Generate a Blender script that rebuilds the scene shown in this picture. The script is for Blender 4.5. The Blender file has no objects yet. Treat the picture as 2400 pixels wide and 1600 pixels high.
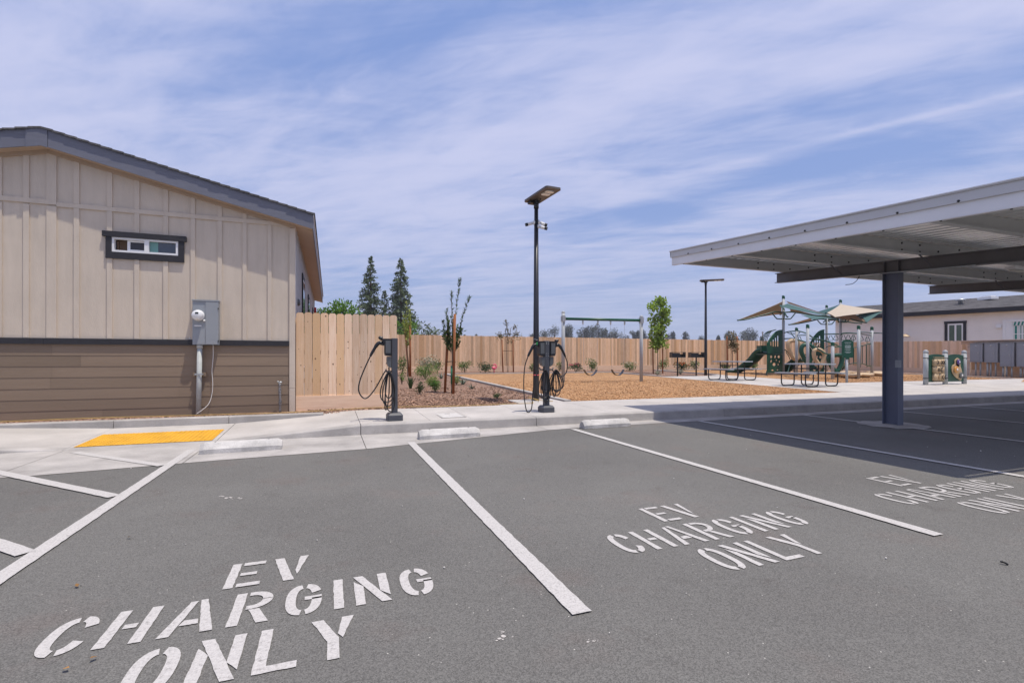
import bpy, bmesh, math, random
from mathutils import Vector, Matrix, noise as mnoise
random.seed(11)
R = math.radians
SC = bpy.context.scene
COL = SC.collection
U = random.uniform

# ------------------------------------------------------------------ camera numbers (measured from the stall lines)
F, YAW, V0, CH = 1148.0, R(20.42), 838.7, 1.19
CS, SN = math.cos(YAW), math.sin(YAW)
def at(px, py, d):
    """survey helper: point seen at photo position (px,py), d metres in front of the tripod"""
    x = (px-1200)/F; z = -(py-V0)/F
    return Vector((d*(x*CS+SN), d*(-x*SN+CS), CH+d*z))
def gz(y):
    """height of the graded park surface"""
    return 0.16 + 0.018*(min(y, 30)-7.9)

# ------------------------------------------------------------------ mesh builder
class MB:
    def __init__(s): s.v=[]; s.f=[]; s.m=[]; s.t=[]; s.sm=[]
    def add(s, vs, fs, m=0, t=.5, smooth=False):
        o=len(s.v); s.v += [tuple(p) for p in vs]
        for f in fs:
            s.f.append([i+o for i in f]); s.m.append(m); s.t.append(t); s.sm.append(smooth)
        return s
    def box(s, c, d, rz=0, m=0, t=.5, M=None):
        x,y,z=d[0]/2,d[1]/2,d[2]/2
        vs=[Vector(p) for p in ((-x,-y,-z),(x,-y,-z),(x,y,-z),(-x,y,-z),(-x,-y,z),(x,-y,z),(x,y,z),(-x,y,z))]
        if M is not None: vs=[M@p for p in vs]
        elif rz:
            Q=Matrix.Rotation(rz,3,'Z'); vs=[Q@p for p in vs]
        c=Vector(c); vs=[p+c for p in vs]
        return s.add(vs,[(0,3,2,1),(4,5,6,7),(0,1,5,4),(1,2,6,5),(2,3,7,6),(3,0,4,7)],m,t)
    def bx(s, x0,x1,y0,y1,z0,z1,m=0,t=.5):
        return s.box(((x0+x1)/2,(y0+y1)/2,(z0+z1)/2),(x1-x0,y1-y0,z1-z0),0,m,t)
    def cbox(s,x0,x1,y0,y1,z0,z1,ch,m=0,t=.5):
        """box with chamfered top edge"""
        vs=[(x0,y0,z0),(x1,y0,z0),(x1,y1,z0),(x0,y1,z0),(x0,y0,z1-ch),(x1,y0,z1-ch),(x1,y1,z1-ch),(x0,y1,z1-ch),
            (x0+ch,y0+ch,z1),(x1-ch,y0+ch,z1),(x1-ch,y1-ch,z1),(x0+ch,y1-ch,z1)]
        return s.add(vs,[(0,3,2,1),(0,1,5,4),(1,2,6,5),(2,3,7,6),(3,0,4,7),(4,5,9,8),(5,6,10,9),(6,7,11,10),(7,4,8,11),(8,9,10,11)],m,t)
    def tube(s, pts, r, n=8, m=0, t=.5, cap=True, closed=False):
        pts=[Vector(p) for p in pts]; N=len(pts)
        rs = r if isinstance(r,(list,tuple)) else [r]*N
        vs=[]; ref=None
        for i,p in enumerate(pts):
            if closed: d=pts[(i+1)%N]-pts[i-1]
            else: d=pts[min(i+1,N-1)]-pts[max(i-1,0)]
            if d.length<1e-9: d=Vector((0,0,1))
            d.normalize()
            if ref is None:
                ref = Vector((0,0,1)) if abs(d.z)<.9 else Vector((1,0,0))
            a=d.cross(ref)
            if a.length<1e-4: a=d.cross(Vector((1,.3,0)))
            a.normalize(); b=d.cross(a); ref=-b if False else ref
            # carry the frame on
            ref=b.cross(d); ref=b if ref.length<1e-6 else (a.cross(d))
            for k in range(n):
                w=2*math.pi*k/n
                vs.append(p+(a*math.cos(w)+b*math.sin(w))*rs[i])
        fs=[]
        for i in range(N if closed else N-1):
            j=(i+1)%N
            for k in range(n):
                l=(k+1)%n
                fs.append((i*n+k,i*n+l,j*n+l,j*n+k))
        s.add(vs,fs,m,t,n>5)
        if cap and not closed:
            o=len(s.v)-len(vs)
            s.f.append([o+k for k in range(n)][::-1]); s.f.append([o+(N-1)*n+k for k in range(n)])
            s.m+= [m,m]; s.t+=[t,t]; s.sm+=[False,False]
        return s
    def cyl(s,p0,p1,r,n=16,m=0,t=.5,r1=None): return s.tube([p0,p1],[r,r if r1 is None else r1],n,m,t)
    def lathe(s,c,prof,n=16,m=0,t=.5,axis=None):
        c=Vector(c); vs=[]
        Q = axis.to_track_quat('Z','Y').to_matrix() if axis is not None else Matrix.Identity(3)
        for (r,z) in prof:
            for k in range(n):
                w=2*math.pi*k/n; vs.append(c+Q@Vector((r*math.cos(w),r*math.sin(w),z)))
        fs=[]
        for i in range(len(prof)-1):
            for k in range(n):
                l=(k+1)%n; fs.append((i*n+k,i*n+l,(i+1)*n+l,(i+1)*n+k))
        fs.append(tuple(range(n))[::-1]); fs.append(tuple((len(prof)-1)*n+k for k in range(n)))
        return s.add(vs,fs,m,t,True)
    def prism(s,poly,o,ux,uy,th,m=0,t=.5):
        """2-D outline -> solid of thickness th (along ux x uy) at origin o"""
        o,ux,uy=Vector(o),Vector(ux),Vector(uy); n=ux.cross(uy).normalized()*th
        a=[o+ux*p[0]+uy*p[1] for p in poly]; N=len(a)
        vs=a+[p+n for p in a]
        fs=[tuple(range(N))[::-1],tuple(range(N,2*N))]+[(i,(i+1)%N,N+(i+1)%N,N+i) for i in range(N)]
        return s.add(vs,fs,m,t)
    def leaf(s,p,d,up,l,w,t,m=0):
        d=d.normalized(); sd=d.cross(up)
        if sd.length<1e-4: sd=d.cross(Vector((1,.2,.1)))
        sd.normalize(); nn=sd.cross(d)
        mid=p+d*l*.5
        return s.add([p,mid+sd*w*.5+nn*w*.12,p+d*l,mid-sd*w*.5+nn*w*.12],[(0,1,2,3)],m,t)
    def build(s,name,mats,parent=None,recalc=True,smooth=None,loc=None):
        me=bpy.data.meshes.new(name)
        O=Vector(loc) if loc is not None else None
        vs=s.v if O is None else [tuple(Vector(p)-O) for p in s.v]
        me.from_pydata(vs,[],s.f)
        if not isinstance(mats,(list,tuple)): mats=[mats]
        for q in mats: me.materials.append(q)
        me.polygons.foreach_set('material_index',s.m)
        me.polygons.foreach_set('use_smooth',s.sm if smooth is None else [smooth]*len(s.f))
        at_=me.attributes.new('tone','FLOAT','FACE'); at_.data.foreach_set('value',s.t)
        if recalc:
            b=bmesh.new(); b.from_mesh(me); bmesh.ops.recalc_face_normals(b,faces=b.faces[:]); b.to_mesh(me); b.free()
        me.update()
        o=bpy.data.objects.new(name,me); COL.objects.link(o)
        if O is not None: o.location=O
        if parent is not None: o.parent=parent
        return o
def tag(o,label=None,cat=None,group=None,kind=None):
    if label: o['label']=label
    if cat: o['category']=cat
    if group: o['group']=group
    if kind: o['kind']=kind
    return o
def thing(name,label,cat,loc=(0,0,0),rz=0,group=None):
    o=bpy.data.objects.new(name,None); COL.objects.link(o); o.empty_display_size=.1
    o.location=loc; o.rotation_euler=(0,0,rz)
    return tag(o,label,cat,group)
def rel(t,*mbs):
    """geometry given in world space -> local space of thing t (no rotation)"""
    L=Vector(t.location)
    for b in mbs: b.v=[tuple(Vector(p)-L) for p in b.v]
def bez(pts,n=10):
    """Catmull-Rom through points"""
    P=[Vector(p) for p in pts]; P=[P[0]*2-P[1]]+P+[P[-1]*2-P[-2]]; out=[]
    for i in range(1,len(P)-2):
        for k in range(n):
            t=k/n; a,b,c,d=P[i-1],P[i],P[i+1],P[i+2]
            out.append(.5*((2*b)+(c-a)*t+(2*a-5*b+4*c-d)*t*t+(3*b-a-3*c+d)*t**3))
    out.append(P[-2]); return out

# ------------------------------------------------------------------ materials
def nd(nt,k,**kw):
    n=nt.nodes.new(k)
    for a,b in kw.items(): setattr(n,a,b)
    return n
def mat(name,col,rough=.7,var=0.,scale=8.,stretch=(1,1,1),bump=0.,bscale=None,tone=0.,col2=None,metal=0.,spec=.5,detail=4,
        fine=0.,fscale=300.,big=0.,bigscale=.5,trans=0.,coat=0.,alt=None):
    M=bpy.data.materials.new(name); M.use_nodes=True; nt=M.node_tree; L=nt.links.new
    B=nt.nodes['Principled BSDF']; B.inputs['Roughness'].default_value=rough; B.inputs['Metallic'].default_value=metal
    B.inputs['Specular IOR Level'].default_value=spec
    if coat: B.inputs['Coat Weight'].default_value=coat
    tc=nd(nt,'ShaderNodeTexCoord'); mp=nd(nt,'ShaderNodeMapping'); mp.inputs['Scale'].default_value=stretch
    L(tc.outputs['Object'],mp.inputs['Vector'])
    cur=None
    def mixc(a,b,fac,mode='MIX'):
        m=nd(nt,'ShaderNodeMix',data_type='RGBA',blend_type=mode)
        if isinstance(fac,float): m.inputs[0].default_value=fac
        else: L(fac,m.inputs[0])
        for i,v in ((6,a),(7,b)):
            if isinstance(v,(tuple,list)): m.inputs[i].default_value=(*v[:3],1)
            else: L(v,m.inputs[i])
        return m.outputs[2]
    def noi(sc,det,vec=mp.outputs['Vector'],lo=.3,hi=.7):
        n=nd(nt,'ShaderNodeTexNoise'); n.inputs['Scale'].default_value=sc; n.inputs['Detail'].default_value=det
        n.inputs['Roughness'].default_value=.6
        L(vec,n.inputs['Vector']); r=nd(nt,'ShaderNodeMapRange'); r.inputs[1].default_value=lo; r.inputs[2].default_value=hi
        L(n.outputs['Fac'],r.inputs[0]); return r.outputs[0]
    base=tuple(col)
    c2=tuple(col2) if col2 else tuple(max(0,c*(1-var)) for c in col)
    c1=base if col2 else tuple(min(1,c*(1+var*.6)) for c in col)
    if var or col2: cur=mixc(c1,c2,noi(scale,detail))
    else: cur=base
    if alt:
        a=nd(nt,'ShaderNodeAttribute',attribute_name='tone'); q=nd(nt,'ShaderNodeMath',operation='FRACT'); q2=nd(nt,'ShaderNodeMath',operation='MULTIPLY'); q2.inputs[1].default_value=7.31
        L(a.outputs['Fac'],q2.inputs[0]); L(q2.outputs[0],q.inputs[0]); r_=nd(nt,'ShaderNodeMapRange'); r_.inputs[1].default_value=.55; r_.inputs[2].default_value=.95; r_.inputs[4].default_value=.85; L(q.outputs[0],r_.inputs[0])
        cur=mixc(cur,alt,r_.outputs[0])
    if tone:
        a=nd(nt,'ShaderNodeAttribute',attribute_name='tone')
        r=nd(nt,'ShaderNodeMapRange'); r.inputs[3].default_value=1-tone; r.inputs[4].default_value=1+tone
        L(a.outputs['Fac'],r.inputs[0])
        h=nd(nt,'ShaderNodeHueSaturation'); L(r.outputs[0],h.inputs['Value'])
        if isinstance(cur,tuple): h.inputs['Color'].default_value=(*cur,1)
        else: L(cur,h.inputs['Color'])
        cur=h.outputs[0]
    if big: cur=mixc(cur,tuple(1-big for _ in range(3)),noi(bigscale,5,tc.outputs['Object'],.42,.68),'MULTIPLY')
    if fine: cur=mixc(cur,tuple(1-fine for _ in range(3)),noi(fscale,2,tc.outputs['Object'],.35,.6),'MULTIPLY')
    if isinstance(cur,tuple): B.inputs['Base Color'].default_value=(*cur,1)
    else: L(cur,B.inputs['Base Color'])
    if bump:
        n=nd(nt,'ShaderNodeTexNoise'); n.inputs['Scale'].default_value=bscale or scale*3; n.inputs['Detail'].default_value=4
        L(mp.outputs['Vector'],n.inputs['Vector'])
        b=nd(nt,'ShaderNodeBump'); b.inputs['Strength'].default_value=bump; b.inputs['Distance'].default_value=.02
        L(n.outputs['Fac'],b.inputs['Height']); L(b.outputs[0],B.inputs['Normal'])
    if trans:
        T=nd(nt,'ShaderNodeBsdfTranslucent')
        if isinstance(cur,tuple): T.inputs['Color'].default_value=(*cur,1)
        else: L(cur,T.inputs['Color'])
        mx=nd(nt,'ShaderNodeMixShader'); mx.inputs[0].default_value=trans
        L(B.outputs[0],mx.inputs[1]); L(T.outputs[0],mx.inputs[2]); L(mx.outputs[0],nt.nodes['Material Output'].inputs['Surface'])
    M['c']=1
    return M

def asphalt_mat():
    M=bpy.data.materials.new('asphalt'); M.use_nodes=True; nt=M.node_tree; L=nt.links.new
    B=nt.nodes['Principled BSDF']; B.inputs['Roughness'].default_value=.88; B.inputs['Specular IOR Level'].default_value=.25
    tc=nd(nt,'ShaderNodeTexCoord'); V=tc.outputs['Object']
    def noi(sc,det,lo,hi,rough=.6):
        n=nd(nt,'ShaderNodeTexNoise'); n.inputs['Scale'].default_value=sc; n.inputs['Detail'].default_value=det; n.inputs['Roughness'].default_value=rough
        L(V,n.inputs['Vector']); r=nd(nt,'ShaderNodeMapRange'); r.inputs[1].default_value=lo; r.inputs[2].default_value=hi
        L(n.outputs['Fac'],r.inputs[0]); return r.outputs[0]
    def mix(a,b,f,mode='MIX'):
        m=nd(nt,'ShaderNodeMix',data_type='RGBA',blend_type=mode); L(f,m.inputs[0])
        for i,v in ((6,a),(7,b)):
            if isinstance(v,tuple): m.inputs[i].default_value=(*v,1)
            else: L(v,m.inputs[i])
        return m.outputs[2]
    c=mix((.158,.154,.145),(.122,.118,.112),noi(.45,6,.33,.70))
    c=mix(c,(.80,.79,.79),noi(2.6,5,.60,.78),'MULTIPLY')
    c=mix(c,(1.14,1.13,1.12),noi(.9,5,.58,.74),'MULTIPLY')
    c=mix(c,(1.1,1.0,.98),noi(1.3,6,.55,.75),'MULTIPLY')
    v=nd(nt,'ShaderNodeTexVoronoi'); v.inputs['Scale'].default_value=210; L(V,v.inputs['Vector'])
    sp=nd(nt,'ShaderNodeSeparateColor'); L(v.outputs['Color'],sp.inputs[0])
    r=nd(nt,'ShaderNodeMapRange'); r.inputs[3].default_value=.66; r.inputs[4].default_value=1.32; L(sp.outputs[0],r.inputs[0])
    h=nd(nt,'ShaderNodeHueSaturation'); L(r.outputs[0],h.inputs['Value']); L(c,h.inputs['Color']); c=h.outputs[0]
    # pale stone specks
    v2=nd(nt,'ShaderNodeTexVoronoi'); v2.inputs['Scale'].default_value=38; L(V,v2.inputs['Vector'])
    sp2=nd(nt,'ShaderNodeSeparateColor'); L(v2.outputs['Color'],sp2.inputs[0])
    g=nd(nt,'ShaderNodeMath',operation='GREATER_THAN'); L(sp2.outputs[1],g.inputs[0]); g.inputs[1].default_value=.955
    d=nd(nt,'ShaderNodeMath',operation='LESS_THAN'); L(v2.outputs['Distance'],d.inputs[0]); d.inputs[1].default_value=.12
    mm=nd(nt,'ShaderNodeMath',operation='MULTIPLY'); L(g.outputs[0],mm.inputs[0]); L(d.outputs[0],mm.inputs[1])
    c=mix(c,(.5,.48,.44),mm.outputs[0])
    L(c,B.inputs['Base Color'])
    b=nd(nt,'ShaderNodeBump'); b.inputs['Strength'].default_value=.4; b.inputs['Distance'].default_value=.006
    L(v.outputs['Distance'],b.inputs['Height']); L(b.outputs[0],B.inputs['Normal'])
    return M

def paint_mat():
    M=bpy.data.materials.new('road_paint'); M.use_nodes=True; nt=M.node_tree; L=nt.links.new
    B=nt.nodes['Principled BSDF']; B.inputs['Roughness'].default_value=.75; B.inputs['Specular IOR Level'].default_value=.3
    tc=nd(nt,'ShaderNodeTexCoord'); V=tc.outputs['Object']
    def noi(sc,det,lo,hi):
        n=nd(nt,'ShaderNodeTexNoise'); n.inputs['Scale'].default_value=sc; n.inputs['Detail'].default_value=det; n.inputs['Roughness'].default_value=.7
        L(V,n.inputs['Vector']); r=nd(nt,'ShaderNodeMapRange'); r.inputs[1].default_value=lo; r.inputs[2].default_value=hi
        L(n.outputs['Fac'],r.inputs[0]); return r.outputs[0]
    def mix(a,b,f):
        m=nd(nt,'ShaderNodeMix',data_type='RGBA'); L(f,m.inputs[0])
        for i,v in ((6,a),(7,b)):
            if isinstance(v,tuple): m.inputs[i].default_value=(*v,1)
            else: L(v,m.inputs[i])
        return m.outputs[2]
    c=mix((.52,.50,.485),(.37,.355,.345),noi(90,4,.4,.72))
    c=mix(c,(.26,.245,.235),noi(45,6,.56,.74))
    L(c,B.inputs['Base Color'])
    n=nd(nt,'ShaderNodeTexNoise'); n.inputs['Scale'].default_value=160; L(V,n.inputs['Vector'])
    b=nd(nt,'ShaderNodeBump'); b.inputs['Strength'].default_value=.5; b.inputs['Distance'].default_value=.006
    L(n.outputs['Fac'],b.inputs['Height']); L(b.outputs[0],B.inputs['Normal'])
    # chipped edges: bare spots let the asphalt below show
    T=nd(nt,'ShaderNodeBsdfTransparent'); mx=nd(nt,'ShaderNodeMixShader')
    L(noi(70,6,.685,.70),mx.inputs[0]); L(B.outputs[0],mx.inputs[1]); L(T.outputs[0],mx.inputs[2])
    L(mx.outputs[0],nt.nodes['Material Output'].inputs['Surface'])
    return M

def chip_mat(name,a,b,c,scale):
    """ground of loose chips: cells of three wood colours with relief"""
    M=bpy.data.materials.new(name); M.use_nodes=True; nt=M.node_tree; L=nt.links.new
    B=nt.nodes['Principled BSDF']; B.inputs['Roughness'].default_value=.9; B.inputs['Specular IOR Level'].default_value=.15
    tc=nd(nt,'ShaderNodeTexCoord'); nz=nd(nt,'ShaderNodeTexNoise'); nz.inputs['Scale'].default_value=14
    L(tc.outputs['Object'],nz.inputs['Vector'])
    ad=nd(nt,'ShaderNodeVectorMath',operation='MULTIPLY_ADD'); ad.inputs[1].default_value=(.12,.12,.12)
    L(nz.outputs['Color'],ad.inputs[0]); L(tc.outputs['Object'],ad.inputs[2])
    v=nd(nt,'ShaderNodeTexVoronoi'); v.inputs['Scale'].default_value=scale; L(ad.outputs[0],v.inputs['Vector'])
    s=nd(nt,'ShaderNodeSeparateColor'); L(v.outputs['Color'],s.inputs[0])
    cr=nd(nt,'ShaderNodeValToRGB'); e=cr.color_ramp.elements
    e[0].position=0; e[0].color=(*a,1); e[1].position=1; e[1].color=(*c,1)
    k=cr.color_ramp.elements.new(.5); k.color=(*b,1)
    L(s.outputs[0],cr.inputs[0])
    n2=nd(nt,'ShaderNodeTexNoise'); n2.inputs['Scale'].default_value=.9; n2.inputs['Detail'].default_value=4; L(tc.outputs['Object'],n2.inputs['Vector'])
    r=nd(nt,'ShaderNodeMapRange'); r.inputs[1].default_value=.3; r.inputs[2].default_value=.7; r.inputs[3].default_value=.86; r.inputs[4].default_value=1.1
    L(n2.outputs['Fac'],r.inputs[0]); h=nd(nt,'ShaderNodeHueSaturation'); L(r.outputs[0],h.inputs['Value']); L(cr.outputs[0],h.inputs['Color'])
    L(h.outputs[0],B.inputs['Base Color'])
    b=nd(nt,'ShaderNodeBump'); b.inputs['Strength'].default_value=.9; b.inputs['Distance'].default_value=.03
    L(s.outputs[1],b.inputs['Height']); L(b.outputs[0],B.inputs['Normal'])
    return M

M={}
M['asphalt']=asphalt_mat(); M['paint']=paint_mat()
M['concrete']=mat('concrete',(.52,.49,.465),.85,.14,1.4,bump=.12,bscale=60,fine=.12,fscale=140,big=.16,bigscale=.9,spec=.25,detail=8)
M['kerbcon']=mat('kerb_concrete',(.46,.435,.415),.85,.2,2.2,bump=.2,bscale=45,fine=.14,fscale=120,big=.22,bigscale=1.3,spec=.25,detail=8)
M['stop']=mat('wheel_stop_concrete',(.62,.60,.58),.85,.12,5,bump=.25,bscale=40,fine=.15,fscale=90,big=.25,bigscale=6,spec=.2)
M['yellow']=mat('tactile_yellow',(.74,.395,.03),.6,.08,6,fine=.08,fscale=60,big=.12,bigscale=3)
M['mulch']=chip_mat('bark_mulch',(.125,.066,.046),(.26,.16,.115),(.45,.31,.24),32)
M['mulchchip']=mat('bark_chip',(.31,.195,.14),.9,.3,30,tone=.75,spec=.15)
M['chips']=chip_mat('wood_chips',(.25,.125,.06),(.44,.24,.115),(.62,.40,.22),38)
M['chipchip']=mat('wood_chip',(.47,.27,.14),.9,.3,30,tone=.5,spec=.15)
M['earth']=mat('dry_earth',(.30,.24,.15),.95,.3,.4,big=.3,bigscale=.02)
M['wall']=mat('painted_siding',(.60,.515,.425),.75,.07,3,stretch=(3,3,.4),bump=.2,bscale=40,big=.08,bigscale=1.2)
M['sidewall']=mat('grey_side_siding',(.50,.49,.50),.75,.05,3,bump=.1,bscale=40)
M['lap']=mat('brown_lap_siding',(.225,.168,.122),.72,.08,2,stretch=(.3,1,5),bump=.04,bscale=16,tone=.12,spec=.3)
M['band']=mat('dark_trim',(.020,.019,.024),.6,.2,8,stretch=(1,1,6),bump=.1)
M['fascia']=mat('slate_fascia',(.155,.16,.20),.55,.12,2,stretch=(.6,.6,5),bump=.05)
M['soffit']=mat('soffit',(.44,.33,.24),.8,.06,3)
M['shingle']=mat('roof_shingle',(.13,.125,.128),.9,.35,6,stretch=(1,3,1),bump=.4,bscale=30,fine=.3,fscale=60)
M['shingle2']=mat('grey_roof_shingle',(.19,.18,.18),.9,.4,2.2,stretch=(1,1,5),bump=.4,bscale=30,fine=.3,fscale=40)
M['white']=mat('white_vinyl',(.78,.78,.79),.4)
M['glass']=mat('window_glass',(.03,.045,.07),.04,spec=.9)
M['glassdk']=mat('insect_screen',(.035,.035,.045),.5)
M['tealroom']=mat('teal_room',(.16,.33,.31),.7)
M['brownroom']=mat('brown_blind',(.14,.085,.05),.8)
M['meter']=mat('meter_grey',(.28,.30,.325),.5,.06,3,spec=.5)
M['metal']=mat('galvanised',(.50,.52,.53),.38,.14,14,metal=.65,fine=.1,fscale=40)
M['conduit']=mat('conduit',(.43,.45,.44),.6,.1,10)
M['dial']=mat('meter_glass',(.74,.75,.76),.15,spec=.8)
M['lcd']=mat('dark_display',(.02,.03,.025),.2)
M['wire']=mat('white_wire',(.7,.68,.66),.5)
M['foil']=mat('foil_wrap',(.28,.27,.27),.35,.6,30,metal=.7,bump=.6,bscale=60)
M['cedar']=mat('fence_wood',(.83,.60,.41),.8,.16,5,stretch=(6,6,.5),bump=.2,bscale=16,tone=.30,col2=(.66,.43,.265),alt=(.62,.385,.21),fine=.12,fscale=25,spec=.2)
M['cedarpale']=mat('pale_fence_wood',(.80,.61,.455),.75,.2,4,stretch=(7,7,.45),bump=.2,bscale=14,tone=.2,alt=(.66,.42,.22),col2=(.66,.445,.29),spec=.25)
M['kick']=mat('kickboard_wood',(.81,.61,.45),.75,.2,4,stretch=(.5,7,7),bump=.03,bscale=14,tone=.12,col2=(.71,.49,.34),spec=.25)
M['knot']=mat('wood_knot',(.13,.06,.03),.8)
M['black']=mat('black_steel',(.014,.014,.017),.42,.2,10)
M['pole']=mat('dark_pole',(.018,.018,.024),.38,.15,6)
M['ped']=mat('charcoal_pedestal',(.072,.076,.090),.5,.08,6,spec=.4)
M['blackpl']=mat('black_plastic',(.012,.012,.014),.32,.15,12)
M['greypl']=mat('grey_plastic',(.10,.105,.11),.45,.1,12)
M['cable']=mat('black_cable',(.013,.013,.014),.38)
M['led']=mat('lamp_lens',(.75,.72,.66),.25)
M['panelback']=mat('lamp_housing',(.105,.085,.07),.5,.1,8)
M['solar']=mat('solar_cell',(.02,.025,.045),.15,spec=.8)
M['greensig']=mat('green_light',(.05,.45,.12),.4)
M['cam']=mat('camera_white',(.75,.75,.74),.35)
M['galvpost']=mat('grey_post',(.36,.385,.41),.55,.05,5)
M['green']=mat('play_green',(.006,.085,.042),.38,.12,8,spec=.5)
M['greenpl']=mat('green_plastic',(.008,.072,.043),.42,.15,6,spec=.5)
M['greendk']=mat('dark_green_tube',(.008,.052,.036),.36,.1,8,spec=.5)
M['tanpl']=mat('tan_plastic',(.55,.40,.245),.5,.12,5)
M['sailtan']=mat('tan_canopy',(.47,.40,.32),.8,.05,6,trans=.08)
M['sailteal']=mat('teal_canopy',(.045,.115,.115),.8,.06,6,trans=.08)
M['sailtan_shade']=mat('tan_canopy_shade',(.30,.185,.11),.8,.06,6,trans=.08)  # tan cloth seen from below, its shade put into the colour
M['rope']=mat('rope',(.48,.42,.36),.8)
M['tabletop']=mat('table_coating',(.37,.40,.44),.5,.15,40)
M['carcol']=mat('carport_steel',(.115,.13,.185),.42,.08,3,spec=.5)
M['carbeam']=mat('carport_beam',(.125,.12,.125),.5,.15,3,spec=.4)
M['purlin']=mat('purlin_steel',(.56,.565,.56),.5,.06,4,spec=.5)
M['deck']=mat('roof_deck',(.95,.95,.95),.34,.03,2,metal=.4)
M['raketop']=mat('rake_cap',(.56,.56,.57),.5,.05,2)
M['rake']=mat('rake_trim',(.78,.78,.80),.5,.05,2)
M['bolt']=mat('bolt_black',(.02,.02,.02),.5)
M['stake']=mat('stake_wood',(.29,.105,.035),.8,.25,10,stretch=(4,4,.6),bump=.2)
M['bark']=mat('young_bark',(.15,.115,.085),.9,.3,30,bump=.3)
M['treebark']=mat('tree_bark',(.12,.085,.06),.95,.3,6,bump=.5)
def leafm(n,c,tone=.5,tr=.3): return mat(n,c,.55,.25,6,tone=tone,trans=tr,spec=.35)
M['lf_olive']=leafm('sapling_leaf',(.085,.14,.045)); M['lf_lime']=leafm('lime_leaf',(.42,.50,.13)); M['lf_maple']=leafm('maple_leaf',(.26,.38,.06),.45,.4)
M['lf_bronze']=leafm('bronze_leaf',(.17,.145,.065)); M['lf_green']=leafm('shrub_leaf',(.10,.175,.04)); M['lf_bright']=leafm('bright_leaf',(.14,.27,.045))
M['lf_dark']=leafm('dark_leaf',(.05,.095,.032)); M['lf_grass']=leafm('grass_blade',(.22,.29,.07)); M['lf_silver']=leafm('silver_leaf',(.25,.28,.20))
M['lf_redwood']=leafm('conifer_needle',(.12,.16,.085),.55,.15); M['lf_tree']=leafm('broad_leaf',(.12,.24,.03),.5,.3); M['lf_euc']=leafm('far_leaf',(.095,.105,.085),.4,.15)
M['lf_agave']=leafm('agave_blade',(.12,.16,.12),.3,.1)
M['fl_pink']=leafm('pink_petal',(.70,.20,.23),.3,.3); M['fl_white']=leafm('white_petal',(.72,.66,.50),.2,.3)
M['fl_or']=leafm('orange_petal',(.5,.16,.05),.3,.3)
M['pinkorn']=mat('pink_ornament',(.75,.12,.20),.35,.2,10)
M['stucco']=mat('pale_stucco',(.80,.755,.72),.85,.05,1.5,bump=.1,bscale=50)
M['hose']=mat('tan_drip_hose',(.45,.30,.09),.6,.3,12)
M['utility']=mat('utility_lid',(.56,.54,.52),.8,.12,14,bump=.1,big=.15,bigscale=5)
M['cabinet']=mat('cabinet_grey',(.27,.295,.33),.5,.06,2)
M['rackwood']=mat('rack_wood',(.66,.54,.46),.85,.3,3,stretch=(1,.4,6),bump=.2)
M['purple']=mat('purple_wheel',(.10,.06,.25),.4); M['orangepl']=mat('orange_wheel',(.60,.28,.06),.45)
M['signtext']=mat('sign_text',(.55,.62,.62),.6)
M['red']=mat('red_alarm',(.35,.015,.02),.4)
M['awning']=mat('awning_green',(.02,.21,.17),.7); M['awnwhite']=mat('awning_white',(.68,.69,.68),.7)
M['rust']=mat('dry_leaf',(.33,.17,.05),.8,tone=.5); M['pebble']=mat('pebble',(.42,.40,.37),.8,tone=.6)
M['tie']=mat('black_tie',(.015,.015,.015),.6); M['tape']=mat('green_tape',(.02,.16,.09),.6); M['redtape']=mat('pink_tape',(.7,.1,.12),.5)

# ------------------------------------------------------------------ ground, asphalt, kerbs, walks
def sheet(name,poly,zf,mt,label,cat,kind='structure',sub=0):
    b=bmesh.new(); vs=[b.verts.new((x,y,0)) for x,y in poly]; f=b.faces.new(vs)
    if sub:
        bmesh.ops.triangulate(b,faces=[f])
        bmesh.ops.subdivide_edges(b,edges=b.edges[:],cuts=sub,use_grid_fill=True)
    for v in b.verts: v.co.z=zf(v.co.x,v.co.y)
    bmesh.ops.recalc_face_normals(b,faces=b.faces[:])
    for q in b.faces:
        if q.normal.z<0: q.normal_flip()
    me=bpy.data.meshes.new(name); b.to_mesh(me); b.free(); me.materials.append(mt)
    o=bpy.data.objects.new(name,me); COL.objects.link(o); return tag(o,label,cat,kind=kind)

# far ground: one sheet to the horizon, lowered under the paved area
gb=MB()
xs=[-3000,-60,90,3000]; 
def gq(x0,x1,y0,y1,za,zb): gb.add([(x0,y0,za),(x1,y0,za),(x1,y1,zb),(x0,y1,zb)],[(0,1,2,3)])
gq(-3000,3000,-3000,7.0,-.06,-.06); gq(-3000,3000,7.0,30,-.06,gz(30)-.05); gq(-3000,3000,30,6000,gz(30)-.05,gz(30)-.05)
tag(gb.build('ground',M['earth']),'dry open ground running out to the horizon beyond the fences','ground',kind='structure')

edge=[(-60,6.25),(-2.785,6.294),(-1.341,6.49),(.49,6.66),(.97,6.78),(2.15,7.06),(3.43,7.37),(3.85,7.42),(6,7.46),(60,7.53)]
sheet('parking_lot',[(-60,-60),(60,-60)]+edge[::-1],lambda x,y:0.0,M['asphalt'],'grey asphalt parking lot with fine pale aggregate','parking lot')
gb=MB(); GJ=[-60,-12,-9,-6.2,-3.16,-1.55,.45,3.38,7.55,11.4,15.2,19,23,27,60]
def ey(x):
    for (a,b),(c,d) in zip(edge,edge[1:]):
        if a<=x<=c: return b+(d-b)*(x-a)/(c-a)
    return edge[-1][1]
for a,c in zip(GJ,GJ[1:]):
    xs=[a+.004]+[x for x,_ in edge if a+.01<x<c-.01]+[c-.004]
    for p,q in zip(xs,xs[1:]): gb.add([(p,ey(p),.004),(q,ey(q),.004),(q,7.86,.007),(p,7.86,.007)],[(0,1,2,3)])
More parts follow.
